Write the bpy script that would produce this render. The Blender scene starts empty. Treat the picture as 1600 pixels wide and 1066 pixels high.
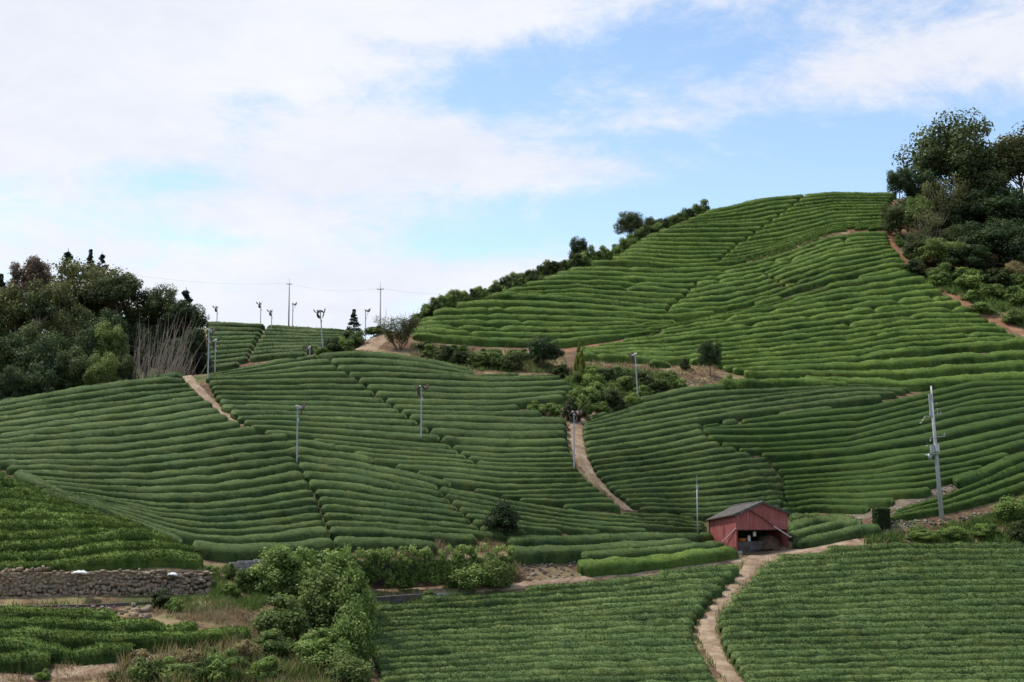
import bpy, math, random
import numpy as np
from mathutils import Vector, Matrix
random.seed(7)
rng = np.random.default_rng(7)
scene = bpy.context.scene
col = scene.collection
R = math.radians

# ------------------------------------------------------------------ camera
FPX = 2222.2                       # focal length in photo pixels (50 mm on 36 mm)
CAM = Vector((0.0, 0.0, 0.0))
PITCH = math.atan((760 - 533) / FPX)
cam_d = bpy.data.cameras.new('camera'); cam_d.lens = 50; cam_d.sensor_width = 36
cam_d.clip_start = 0.5; cam_d.clip_end = 6000
cam = bpy.data.objects.new('camera', cam_d); col.objects.link(cam)
cam.location = CAM; cam.rotation_euler = (R(90) + PITCH, 0, 0)
scene.camera = cam

# ------------------------------------------------------------------ world + sun
SUN_EL, SUN_AZ = 58.0, -74.0        # azimuth measured from +Y towards +X (negative = left): high on the left
SUN_STRENGTH, SUN_ANGLE = 3.6, 5.0
SKY_STRENGTH = 0.15
w = bpy.data.worlds.new('World'); scene.world = w; w.use_nodes = True
scene.view_settings.view_transform = 'Standard'; scene.view_settings.look = 'None'
scene.view_settings.gamma = 1; scene.view_settings.use_curve_mapping = False
scene.view_settings.exposure = 0.3

def build_world():
    nt = w.node_tree; N = nt.nodes; L = nt.links
    N.clear()
    def nd(t, **k):
        n = N.new(t)
        for a, b in k.items(): setattr(n, a, b)
        return n
    def math_(op, a, b=None, c=None, clamp=False):
        n = nd('ShaderNodeMath', operation=op, use_clamp=clamp)
        for i, v in enumerate((a, b, c)):
            if v is None: continue
            if isinstance(v, (int, float)): n.inputs[i].default_value = v
            else: L.new(v, n.inputs[i])
        return n.outputs[0]
    out = nd('ShaderNodeOutputWorld'); bg = nd('ShaderNodeBackground')
    L.new(bg.outputs[0], out.inputs[0])
    sky = nd('ShaderNodeTexSky', sky_type='NISHITA'); sky.sun_disc = False
    sky.sun_elevation = R(SUN_EL); sky.sun_rotation = R(SUN_AZ)
    sky.air_density = 1.0; sky.dust_density = 0.6; sky.ozone_density = 2.0
    tc = nd('ShaderNodeTexCoord')
    d = tc.outputs['Generated']
    sep = nd('ShaderNodeSeparateXYZ'); L.new(d, sep.inputs[0])
    x, y, z = sep.outputs
    # cloud-plane coordinates (a flat layer high above)
    zz = math_('ADD', math_('MAXIMUM', z, 0.0), 0.16)
    cx, cy = math_('DIVIDE', x, zz), math_('DIVIDE', y, zz)
    comb = nd('ShaderNodeCombineXYZ'); L.new(cx, comb.inputs[0]); L.new(cy, comb.inputs[1])
    def noise(scale, detail, rough, vec, dist=0.0):
        n = nd('ShaderNodeTexNoise'); n.inputs['Scale'].default_value = scale
        n.inputs['Detail'].default_value = detail; n.inputs['Roughness'].default_value = rough
        n.inputs['Distortion'].default_value = dist
        L.new(vec, n.inputs['Vector']); return n.outputs['Fac']
    n1 = noise(1.5, 9, 0.62, comb.outputs[0], 0.35)
    mpx = nd('ShaderNodeMapping'); L.new(d, mpx.inputs[0]); mpx.inputs['Rotation'].default_value = (0, R(14), 0); mpx.inputs['Scale'].default_value = (.62, 1, 1.5)
    n2 = noise(15.0, 9, 0.66, mpx.outputs[0], 0.5)
    mpy = nd('ShaderNodeMapping'); L.new(d, mpy.inputs[0]); mpy.inputs['Rotation'].default_value = (0, R(-10), 0); mpy.inputs['Scale'].default_value = (.8, 1, 1.35)
    n4 = noise(42.0, 8, 0.7, mpy.outputs[0], 0.8)
    n3 = noise(0.9, 6, 0.55, comb.outputs[0], 0.2)
    # large cloud banks and clear gaps: soft blobs in direction space (px, py, half-width, half-height, weight)
    total = None
    def dirpx(px, py):
        a = (px - 800) / FPX; b = (533 - py) / FPX
        v = Vector((a, math.cos(PITCH) - b * math.sin(PITCH), math.sin(PITCH) + b * math.cos(PITCH)))
        return v.normalized()
    for (px, py, sx, sy, wt) in BLOBS:
        c = dirpx(px, py)
        mp = nd('ShaderNodeVectorMath', operation='SUBTRACT'); L.new(d, mp.inputs[0]); mp.inputs[1].default_value = c
        sc = nd('ShaderNodeVectorMath', operation='MULTIPLY'); L.new(mp.outputs[0], sc.inputs[0])
        sc.inputs[1].default_value = (FPX / sx, FPX / (sx + sy) , FPX / sy)
        dt = nd('ShaderNodeVectorMath', operation='DOT_PRODUCT'); L.new(sc.outputs[0], dt.inputs[0]); L.new(sc.outputs[0], dt.inputs[1])
        e = math_('POWER', 2.718, math_('MULTIPLY', dt.outputs['Value'], -1.0))
        e = math_('MULTIPLY', e, wt)
        total = e if total is None else math_('ADD', total, e)
    den = math_('ADD', total, 0.47)
    den = math_('ADD', den, math_('MULTIPLY', math_('SUBTRACT', n1, 0.5), 1.8))
    den = math_('ADD', den, math_('MULTIPLY', math_('SUBTRACT', n2, 0.5), 1.7))
    den = math_('ADD', den, math_('MULTIPLY', math_('SUBTRACT', n4, 0.5), 0.75))
    ss = nd('ShaderNodeMapRange', interpolation_type='SMOOTHSTEP')
    L.new(den, ss.inputs[0]); ss.inputs[1].default_value = 0.08; ss.inputs[2].default_value = 1.0
    # cloud tone: bright white to faint lavender grey
    cr = nd('ShaderNodeMix', data_type='RGBA')
    t = nd('ShaderNodeMapRange'); L.new(math_('ADD', math_('MULTIPLY', n3, 0.60), math_('ADD', math_('MULTIPLY', n2, 0.28), math_('MULTIPLY', n4, 0.12))), t.inputs[0])
    t.inputs[1].default_value = 0.38; t.inputs[2].default_value = 0.62
    L.new(t.outputs[0], cr.inputs[0])
    cr.inputs[6].default_value = (0.64, 0.67, 0.775, 1); cr.inputs[7].default_value = (0.78, 0.80, 0.83, 1)
    skm = nd('ShaderNodeMix', data_type='RGBA', blend_type='MULTIPLY'); skm.inputs[0].default_value = 1
    L.new(sky.outputs[0], skm.inputs[6]); s = SKY_STRENGTH
    skm.inputs[7].default_value = SKY_TINT
    mix = nd('ShaderNodeMix', data_type='RGBA'); L.new(ss.outputs[0], mix.inputs[0])
    L.new(skm.outputs[2], mix.inputs[6])
    cl = nd('ShaderNodeMix', data_type='RGBA', blend_type='MULTIPLY'); cl.inputs[0].default_value = 1
    L.new(cr.outputs[2], cl.inputs[6]); cl.inputs[7].default_value = (1 / s, 1 / s, 1 / s, 1)
    L.new(cl.outputs[2], mix.inputs[7])
    L.new(mix.outputs[2], bg.inputs[0]); bg.inputs[1].default_value = s

SKY_TINT = (1.16, 1.15, 1.13, 1)
BLOBS = [(150, 60, 520, 150, 0.55), (600, 20, 330, 80, 0.55), (250, 420, 420, 110, 0.33), (60, 200, 300, 140, 0.38),
         (640, 235, 180, 60, 0.5), (900, 270, 280, 50, 0.40), (1150, 260, 130, 35, 0.2), (620, 440, 300, 80, 0.35),
         (1480, 70, 260, 70, 0.55), (1180, 150, 200, 30, 0.28), (900, 130, 120, 40, 0.15), (1350, 270, 90, 20, 0.3),
         (860, 100, 210, 55, -0.62), (700, 150, 160, 25, -0.35), (1150, 70, 180, 50, -0.30), (1250, 220, 420, 45, -0.45),
         (1000, 345, 190, 45, -0.65), (1300, 290, 300, 40, -0.45), (245, 275, 130, 30, -0.6), (320, 375, 90, 18, -0.55),
         (720, 385, 130, 28, -0.60), (380, 145, 90, 16, -0.4), (1480, 190, 200, 50, -0.35), (1020, 190, 160, 22, 0.25)]
build_world()
sd = bpy.data.lights.new('sun', 'SUN'); sd.energy = SUN_STRENGTH; sd.angle = R(SUN_ANGLE); sd.color = (1.0, 0.94, 0.83)
sun = bpy.data.objects.new('sun', sd); col.objects.link(sun)
_a = R(SUN_AZ); _e = R(SUN_EL)
_sv = Vector((math.sin(_a) * math.cos(_e), math.cos(_a) * math.cos(_e), math.sin(_e)))
sun.rotation_euler = _sv.to_track_quat('Z', 'Y').to_euler(); sun.location = (0, 0, 200)

# ------------------------------------------------------------------ pixel <-> world
CP, SP = math.cos(PITCH), math.sin(PITCH)
def ray(px, py):
    px = np.asarray(px, float); py = np.asarray(py, float)
    a = (px - 800) / FPX; b = (533 - py) / FPX
    y = CP - b * SP; z = SP + b * CP
    return a / y, z / y                      # X/Y and Z/Y slopes
def P(px, py, d):
    a, b = ray(px, py); return (float(a) * d, float(d), float(b) * d)

# ------------------------------------------------------------------ terrain from surveyed control points (photo x, photo y, distance)
F = 0.5        # tea canopy stands about this much above the soil
CTRL = [
 # front fields
 (600,1066,84,F),(850,1066,85,F),(1150,1066,86,0),(1400,1066,87,F),(1600,1066,88,F),
 (620,985,96,F),(850,965,100,F),(1100,955,101,0),(1350,950,102,F),(1600,950,102,F),
 (860,912,107,0),(1000,893,111,0),(1165,872,117,0),(1230,862,118.5,0),(1345,850,119,0),(1450,852,119.5,F),(1600,852,119,F),
 (700,925,104,0),(590,931,102.6,0),(575,959,99.4,0),(640,946,100.7,0),(700,935,102.2,0),
 # shed yard, small plots left and right of it
 (1150,868,118.6,0),(1190,850,122,0),(1105,849,122.4,0),(910,868,111,F),(800,852,110,F),(1000,842,115,F),(1095,841,119,F),
 (1380,828,121.5,F),(1240,820,124,F),(1395,805,123.5,0),(1470,813,123,0),(1590,790,125,F),(1500,760,127.5,0),(1600,712,133,0),
 # retaining bank under the middle field
 (540,905,101.5,0),(540,862,107,F),(660,857,108,F),(755,838,111.5,F),(840,826,114,F),(1000,826,116.5,F),(1090,824,121,F),
 # left: walls, lower plot
 (0,1040,80,F),(80,1040,80,F),(0,958,87.5,F),(180,962,88,F),(388,990,87,F),(300,950,90.5,0),(200,1050,79.5,0),(400,1066,80,0),
 (0,948,89.8,0),(300,945,92,0),(0,945,91,0),(100,945,91.6,0),(200,945,92.4,0),(300,943,93.4,0),(0,890,94.5,F),(170,888,95,F),(320,885,96.5,F),(430,1000,88,0),(500,950,95,0),(560,1050,84,0),
 (440,905,99.5,0),(440,868,104,F),(340,872,101,F),
 # left mound
 (0,830,98,F),(0,770,103.5,F),(0,720,110.5,F),(0,660,121.5,F),(0,626,130,F),(-150,650,128,F),(-150,780,103,F),
 (150,840,98.5,F),(110,782,104,F),(200,805,103.5,F),(130,700,115.5,F),(120,640,128,F),(125,604,137,F),(250,588,140.5,F),
 (250,700,118.5,F),(250,640,130,F),(260,850,100.5,F),(300,800,106,F),(400,850,104.5,F),(400,760,113,F),(400,690,122.5,F),(350,650,129,0),(290,586,141,0),
 # middle field
 (520,845,108.5,F),(500,780,113.5,F),(470,720,121,F),(640,790,114.5,F),(640,730,122,F),(640,660,132.5,F),(640,600,143,F),
 (600,560,151,F),(500,559,151,F),(400,569,149,F),(325,585,146,F),(400,640,134,F),(500,660,131,F),
 (760,800,115,F),(780,730,122.5,F),(780,660,132.5,F),(760,590,146,F),(870,592,145,F),(880,620,141,F),(885,668,132.5,0),(900,725,124,0),(970,795,120,0),
 (930,800,117.5,F),(1050,806,118.5,F),
 # field right of the middle path, dark field
 (935,647,137.5,F),(1000,622,142,F),(1060,612,144.5,F),(1110,607,146.5,F),(1000,700,127.5,F),(1000,760,120.5,F),(1100,740,123.5,F),(1100,660,135.5,F),(1110,800,121,F),
 (1215,745,124.5,F),(1222,790,122,F),(1200,690,133,F),(1250,640,144,F),(1250,610,151,F),(1420,606,153,F),
 (1400,740,127.5,F),(1400,690,136,F),(1400,650,144,F),(1600,690,137,F),(1600,640,147,F),(1600,598,156,F),(1380,787,124,F),
 # bank with shrubs between the middle fields and the upper hill
 (900,640,138.5,0),(900,600,147.5,0),(900,565,156,0),(1000,590,152,0),(1000,568,158,0),(1090,590,152,0),(1120,575,157,0),(750,555,157,0),(700,540,162,0),(640,545,160,0),(780,548,161,0),
 (585,535,161,0),(600,515,166,0),(555,550,155.5,0),
 # upper hill
 (650,520,167,F),(650,500,171.5,F),(720,476,177,F),(780,457,181.5,F),(850,435,187.5,F),(915,412,193.5,F),(1000,372,203,F),(1060,348,209,F),(1110,329,214.5,F),(1150,318,218,F),(1200,310,221.5,F),(1260,304,224,F),(1330,301,225.5,F),(1385,303,224.5,F),
 (780,530,166,F),(880,532,166,F),(960,522,168,F),(1050,503,172,F),(800,490,173.5,F),(950,480,176.5,F),(1000,450,183,F),(1000,418,192,F),(1080,418,193,F),
 (1150,395,199,F),(1150,350,209,F),(1240,385,202,F),(1290,364,206.5,F),(1380,358,206.5,F),(1330,330,214.5,F),(1230,335,213,F),
 (1180,440,186,F),(1180,490,174.5,F),(1300,450,184.5,F),(1300,400,195.5,F),(1400,400,195,F),(1430,440,185.5,F),(1480,462,180.5,F),(1540,500,173.5,F),(1600,535,167,F),
 (1350,500,174,F),(1450,530,168,F),(1250,550,163,F),(1400,570,160.5,F),(1540,580,159.5,F),(1250,588,156,F),(1140,580,157,F),(1030,540,164.5,F),(930,550,161.5,F),(1100,540,164.5,F),
 # right slope under the trees
 (1390,370,204,0),(1420,420,192,0),(1480,450,184,0),(1590,518,171.5,0),(1560,460,183,0),(1500,430,189.5,0),(1600,440,188.5,0),(1450,405,197,0),(1550,400,199,0),(1650,420,195,0),
 # far hill on the left
 (350,572,206,F),(430,560,207,F),(500,548,209,F),(335,540,214,F),(430,535,216,F),(332,505,228,F),(430,511,227,F),(530,518,225,F),
]
WPTS = []
for (px, py, d, f) in CTRL:
    if px >= 900 and 606 < py <= 827 and f == F and d < 150:           # the fields behind the shed sit a little farther back
        d += 5.2 * min(1, (py - 605) / 195) * max(0, min(1, (1450 - px) / 200)) * (min(1, .4 + (px - 900) / 170))
    x, y, z = P(px, py, d); WPTS.append((x, y, z - f))
# ground that the camera cannot see but that shapes the crests and the valley
WPTS += [(0,-12,-1.7),(0,3,-2.2),(0,30,-13),(-40,55,-18.5),(0,60,-18),(40,60,-17.5),(90,60,-17),(-90,60,-18),(25,72,-14.5),(-25,72,-14.5),
 (-50,140,5),(-42,150,5),(-34,156,5.5),(-60,160,7),(-40,175,10.5),(-28,165,8.5),(-30,185,11.5),(-60,190,16),(-48,205,16),
 (-15,170,12),(-20,190,13),(-8,185,14),(0,205,17),(12,215,22),(-5,235,20),(-40,245,24),(-25,245,24),(-60,250,18),(-90,180,17),(-90,130,2),(-85,105,-3),
 (20,235,29),(35,245,37),(45,250,41.5),(60,250,42.5),(10,260,14),(40,285,30),(70,280,36),(75,235,46),(90,210,40),(85,180,30),(80,160,17),(80,130,1),(75,100,-6.5),(-60,90,-8),
 (-130,100,-6),(-130,180,14),(-130,260,8),(-60,320,10),(0,330,12),(60,340,20),(130,320,26),(140,250,42),(140,180,28),(130,120,-2)]
WPTS = np.array(WPTS)
def _phi(r): return np.sqrt(r * r + 9.0)
def _fit(pts, lam=0.35):
    n = len(pts); D = np.hypot(pts[:, None, 0] - pts[None, :, 0], pts[:, None, 1] - pts[None, :, 1])
    A = np.zeros((n + 3, n + 3)); A[:n, :n] = _phi(D) - lam * np.eye(n)
    Q = np.c_[np.ones(n), pts[:, :2] / 100]; A[:n, n:] = Q; A[n:, :n] = Q.T
    return np.linalg.solve(A, np.r_[pts[:, 2], 0, 0, 0])
_W = _fit(WPTS)
def _eval(x, y):
    x = np.asarray(x, float).ravel(); y = np.asarray(y, float).ravel(); out = np.empty(len(x))
    for i in range(0, len(x), 20000):
        xs, ys = x[i:i + 20000], y[i:i + 20000]
        D = np.hypot(xs[:, None] - WPTS[None, :, 0], ys[:, None] - WPTS[None, :, 1])
        out[i:i + 20000] = _phi(D) @ _W[:-3] + _W[-3] + _W[-2] * xs / 100 + _W[-1] * ys / 100
    return out
GX = np.arange(-120, 121, 1.0); GY = np.arange(50, 301, 1.0)
_gx, _gy = np.meshgrid(GX, GY)
GZ = _eval(_gx, _gy).reshape(_gx.shape)
def H(x, y):
    x = np.asarray(x, float); y = np.asarray(y, float)
    fx = np.clip(x - GX[0], 0, len(GX) - 1.001); fy = np.clip(y - GY[0], 0, len(GY) - 1.001)
    i = fx.astype(int); j = fy.astype(int); u = fx - i; v = fy - j
    return (GZ[j, i] * (1 - u) * (1 - v) + GZ[j, i + 1] * u * (1 - v) + GZ[j + 1, i] * (1 - u) * v + GZ[j + 1, i + 1] * u * v)
def cast(px, py, lift=0.0, d0=60.0, d1=290.0):
    """photo pixels -> ground points (first hit; the closest pass at a crest)."""
    a, b = ray(np.atleast_1d(px), np.atleast_1d(py))
    ds = np.arange(d0, d1, 0.5)
    g = H(a[:, None] * ds, np.broadcast_to(ds, (len(a), len(ds)))) + lift - b[:, None] * ds
    hit = g > 0
    k = np.where(hit.any(1), hit.argmax(1), (g - 0.004 * np.abs(ds - d0)).argmax(1))
    k0 = np.maximum(k - 1, 0); r = np.arange(len(a))
    t = np.where(hit.any(1) & (k > 0), -g[r, k0] / np.maximum(g[r, k] - g[r, k0], 1e-6), 1.0)
    d = ds[k0] + np.clip(t, 0, 1) * (ds[k] - ds[k0])
    x = a * d
    return np.c_[x, d, H(x, d)]
def ground(px, py, d0=60.0, d1=290.0):
    return Vector(cast(px, py, 0, d0, d1)[0])
def gz(x, y): return float(H(x, y))

# ------------------------------------------------------------------ object helpers
def tag(o, label=None, cat=None, group=None, kind=None):
    if label: o['label'] = label
    if cat: o['category'] = cat
    if group: o['group'] = group
    if kind: o['kind'] = kind
    return o
def link(o, parent=None):
    col.objects.link(o)
    if parent: o.parent = parent
    return o
def empty(name, loc, rz=0.0):
    o = bpy.data.objects.new(name, None); o.empty_display_size = 0.3
    o.location = loc; o.rotation_euler = (0, 0, rz); return link(o)
def npmesh(name, V, F4=None, F3=None, mats=(), tint=None, smooth=False, mat_idx=None):
    me = bpy.data.meshes.new(name); V = np.asarray(V, np.float32)
    me.vertices.add(len(V)); me.vertices.foreach_set('co', V.ravel())
    F4 = np.zeros((0, 4), int) if F4 is None else np.asarray(F4, int).reshape(-1, 4)
    F3 = np.zeros((0, 3), int) if F3 is None else np.asarray(F3, int).reshape(-1, 3)
    n4, n3 = len(F4), len(F3)
    me.loops.add(n4 * 4 + n3 * 3); me.loops.foreach_set('vertex_index', np.r_[F4.ravel(), F3.ravel()].astype(np.int32))
    me.polygons.add(n4 + n3)
    me.polygons.foreach_set('loop_start', np.r_[np.arange(n4) * 4, n4 * 4 + np.arange(n3) * 3].astype(np.int32))
    if mat_idx is not None: me.polygons.foreach_set('material_index', np.asarray(mat_idx, np.int32))
    if smooth is not False:
        me.polygons.foreach_set('use_smooth', np.r_[np.full(n4, True), np.full(n3, smooth == 'all')])
    for m in mats: me.materials.append(m)
    if tint is not None:
        at = me.attributes.new('tint', 'FLOAT', 'POINT'); at.data.foreach_set('value', np.asarray(tint, np.float32))
    me.update(calc_edges=True); me.validate(); return me
class MB:
    """collects boxes, tubes and prisms into one mesh"""
    def __init__(s): s.v = []; s.f = []
    def add(s, V, Fs):
        n = len(s.v); s.v += [tuple(p) for p in V]; s.f += [tuple(i + n for i in f) for f in Fs]; return s
    def box(s, c, size, rot=None):
        hx, hy, hz = size[0] / 2, size[1] / 2, size[2] / 2
        V = [Vector((sx * hx, sy * hy, sz * hz)) for sx in (-1, 1) for sy in (-1, 1) for sz in (-1, 1)]
        if rot is not None: V = [rot @ p for p in V]
        V = [p + Vector(c) for p in V]
        return s.add(V, [(0, 1, 3, 2), (4, 6, 7, 5), (0, 4, 5, 1), (2, 3, 7, 6), (0, 2, 6, 4), (1, 5, 7, 3)])
    def tube(s, pts, rad, n=8, cap=True):
        pts = [Vector(p) for p in pts]; rad = [rad] * len(pts) if isinstance(rad, (int, float)) else rad
        V = []; u = None
        for i, p in enumerate(pts):
            t = (pts[min(i + 1, len(pts) - 1)] - pts[max(i - 1, 0)]).normalized()
            if u is None: u = t.orthogonal().normalized()
            u = (u - t * u.dot(t)).normalized(); w_ = t.cross(u)
            for k in range(n):
                a = 2 * math.pi * k / n; V.append(p + (u * math.cos(a) + w_ * math.sin(a)) * rad[i])
        Fs = [(i * n + k, i * n + (k + 1) % n, (i + 1) * n + (k + 1) % n, (i + 1) * n + k) for i in range(len(pts) - 1) for k in range(n)]
        if cap: Fs += [tuple(range(n))[::-1], tuple((len(pts) - 1) * n + k for k in range(n))]
        return s.add(V, Fs)
    def build(s, name, mat, parent=None, smooth=False, loc=None):
        me = bpy.data.meshes.new(name); me.from_pydata(s.v, [], s.f); me.materials.append(mat)
        if smooth: me.polygons.foreach_set('use_smooth', [len(p.vertices) == 4 for p in me.polygons])
        me.update(); o = bpy.data.objects.new(name, me)
        if loc is not None: o.location = loc
        return link(o, parent)

# ------------------------------------------------------------------ materials
def new_mat(name):
    m = bpy.data.materials.new(name); m.use_nodes = True; m.node_tree.nodes.clear(); return m
class NT:
    def __init__(s, m): s.t = m.node_tree; s.N = s.t.nodes; s.L = s.t.links
    def n(s, t, ins=None, **k):
        n = s.N.new(t)
        for a, b in k.items(): setattr(n, a, b)
        for a, b in (ins or {}).items():
            if hasattr(b, 'is_output'): s.L.new(b, n.inputs[a])
            else: n.inputs[a].default_value = b
        return n
    def noise(s, scale, detail=4, rough=.55, vec=None, dist=0):
        n = s.n('ShaderNodeTexNoise', {'Scale': scale, 'Detail': detail, 'Roughness': rough, 'Distortion': dist})
        s.L.new(vec if vec is not None else s.pos(), n.inputs['Vector']); return n.outputs['Fac']
    def pos(s):
        if not hasattr(s, '_p'): s._p = s.n('ShaderNodeNewGeometry').outputs['Position']
        return s._p
    def obj(s):
        return s.n('ShaderNodeTexCoord').outputs['Object']
    def ramp(s, fac, stops):
        r = s.n('ShaderNodeValToRGB'); s.L.new(fac, r.inputs[0]); e = r.color_ramp.elements
        while len(e) < len(stops): e.new(0.5)
        for k, (p, c) in zip(e, stops): k.position = p; k.color = (*c, 1)
        return r.outputs[0]
    def mix(s, f, a, b, mode='MIX'):
        n = s.n('ShaderNodeMix', data_type='RGBA', blend_type=mode)
        for i, v in ((0, f), (6, a), (7, b)):
            if hasattr(v, 'is_output'): s.L.new(v, n.inputs[i])
            else: n.inputs[i].default_value = v if i == 0 else (*v, 1)
        return n.outputs[2]
    def m(s, op, a, b=0.0, clamp=False):
        n = s.n('ShaderNodeMath', operation=op, use_clamp=clamp)
        for i, v in enumerate((a, b)):
            if hasattr(v, 'is_output'): s.L.new(v, n.inputs[i])
            else: n.inputs[i].default_value = v
        return n.outputs[0]
    def out(s, color, rough=.8, spec=.3, bump=None, bstr=.3, bdist=.05, metal=0.0, transl=0.0):
        p = s.n('ShaderNodeBsdfPrincipled', {'Roughness': rough, 'Specular IOR Level': spec, 'Metallic': metal})
        if hasattr(color, 'is_output'): s.L.new(color, p.inputs['Base Color'])
        else: p.inputs['Base Color'].default_value = (*color, 1)
        if bump is not None:
            b = s.n('ShaderNodeBump', {'Strength': bstr, 'Distance': bdist, 'Height': bump}); s.L.new(b.outputs[0], p.inputs['Normal'])
        sh = p.outputs[0]
        if transl:
            tr = s.n('ShaderNodeBsdfTranslucent')
            if hasattr(color, 'is_output'): s.L.new(color, tr.inputs[0])
            else: tr.inputs[0].default_value = (*color, 1)
            mx = s.n('ShaderNodeMixShader', {0: transl}); s.L.new(sh, mx.inputs[1]); s.L.new(tr.outputs[0], mx.inputs[2]); sh = mx.outputs[0]
        o = s.n('ShaderNodeOutputMaterial'); s.L.new(sh, o.inputs[0])
def tint_attr(t): return t.n('ShaderNodeAttribute', attribute_name='tint').outputs['Fac']
def leaf_mat(name, dark, mid, light, transl=.35, nscale=.35, namp=.5, spec=.25, rough=.6):
    m = new_mat(name); t = NT(m)
    f = t.m('ADD', tint_attr(t), t.m('MULTIPLY', t.m('SUBTRACT', t.noise(nscale, 5, .6), .5), namp))
    t.out(t.ramp(f, [(0.0, dark), (.5, mid), (1.0, light)]), rough, spec, transl=transl); return m
def simple_mat(name, c1, c2, scale=3.0, rough=.7, spec=.3, metal=0.0, bstr=.0, coords='pos'):
    m = new_mat(name); t = NT(m); n = t.noise(scale, 6, .6)
    t.out(t.ramp(n, [(.3, c1), (.7, c2)]), rough, spec, metal=metal, bump=n if bstr else None, bstr=bstr); return m
# ------------------------------------------------------------------ ground
def ground_mat():
    m = new_mat('soil and weeds'); t = NT(m)
    a = t.noise(.35, 8, .65); b = t.noise(2.2, 8, .7); c = t.noise(9, 5, .7); e = t.noise(.09, 4, .6)
    soil = t.ramp(b, [(.3, (.075, .042, .026)), (.5, (.135, .08, .05)), (.68, (.21, .14, .09)), (.85, (.32, .24, .17))])
    straw = t.ramp(c, [(.3, (.16, .125, .06)), (.7, (.40, .31, .17))])
    weed = t.ramp(c, [(.3, (.035, .06, .018)), (.7, (.10, .135, .04))])
    col1 = t.mix(t.ramp(a, [(.45, (0, 0, 0)), (.58, (1, 1, 1))]), soil, straw)
    col2 = t.mix(t.ramp(t.m('ADD', t.m('MULTIPLY', e, .6), t.m('MULTIPLY', a, .4)), [(.52, (0, 0, 0)), (.6, (1, 1, 1))]), col1, weed)
    t.out(col2, .95, .15, bump=t.m('ADD', b, c), bstr=.7, bdist=.15); return m
M = {}
M['ground'] = ground_mat()
def build_ground():
    far = [150, 200, 270, 360, 480, 640, 900, 1300, 1900, 2600]
    xs = np.r_[-np.array(far)[::-1], GX, far]
    ys = np.r_[[-2400, -1600, -900, -500, -250, -120, -60, -30, -14, -4, 4, 12, 20, 28, 36, 43], GY, [320, 345, 380, 430, 500, 640, 900, 1300, 1900, 2600]]
    X, Y = np.meshgrid(xs, ys); Z = _eval(X, Y).reshape(X.shape)
    r = np.hypot(np.maximum(np.abs(X) - 125, 0), np.maximum(np.abs(Y - 160) - 175, 0))
    k = np.clip(r / 350, 0, 1); k = k * k * (3 - 2 * k)
    Z = Z * (1 - k) - 25 * k
    Z = np.where(r > 0, np.minimum(Z, 45), Z)
    ny, nx = X.shape; idx = np.arange(ny * nx).reshape(ny, nx)
    F4 = np.stack([idx[:-1, :-1], idx[:-1, 1:], idx[1:, 1:], idx[1:, :-1]], -1).reshape(-1, 4)
    me = npmesh('ground', np.stack([X, Y, Z], -1).reshape(-1, 3), F4, mats=[M['ground']], smooth=True)
    tag(link(bpy.data.objects.new('ground', me)), kind='structure')
build_ground()

# ------------------------------------------------------------------ tea hedges
def hedge_mat(name, dark, mid, light, patch=.75):
    m = new_mat(name); t = NT(m)
    big = t.noise(.10, 4, .6); med = t.noise(.9, 6, .65); fine = t.noise(6, 6, .8)
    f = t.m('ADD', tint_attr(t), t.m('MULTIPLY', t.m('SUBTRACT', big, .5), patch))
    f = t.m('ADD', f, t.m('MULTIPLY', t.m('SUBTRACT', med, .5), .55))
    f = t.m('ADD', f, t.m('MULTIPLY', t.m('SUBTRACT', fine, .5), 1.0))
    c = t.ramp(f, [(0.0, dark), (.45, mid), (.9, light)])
    yl = t.ramp(t.noise(.55, 5, .7), [(.50, (0, 0, 0)), (.72, (.55, .55, .55))]); bl = t.ramp(t.noise(.23, 5, .65), [(.52, (0, 0, 0)), (.70, (.5, .5, .5))])
    c = t.mix(yl, c, (mid[0] * 1.75, mid[1] * 1.28, mid[2] * 1.0)); c = t.mix(bl, c, (mid[0] * .62, mid[1] * .78, mid[2] * .95))
    t.out(c, (.65), .08, bump=fine, bstr=.8, bdist=.08, transl=.08); return m
M['tea_fresh'] = hedge_mat('fresh tea leaves', (.020, .040, .009), (.080, .132, .027), (.17, .235, .05))
M['tea_upper'] = hedge_mat('upper hill tea leaves', (.020, .040, .009), (.084, .138, .027), (.175, .235, .05))
M['tea_trim'] = hedge_mat('trimmed tea leaves', (.017, .033, .010), (.067, .105, .032), (.14, .185, .062))
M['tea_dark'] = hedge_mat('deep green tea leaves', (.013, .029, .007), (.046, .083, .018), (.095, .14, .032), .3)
M['tea_front'] = hedge_mat('front field tea leaves', (.020, .038, .012), (.080, .126, .039), (.165, .22, .07))

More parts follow.
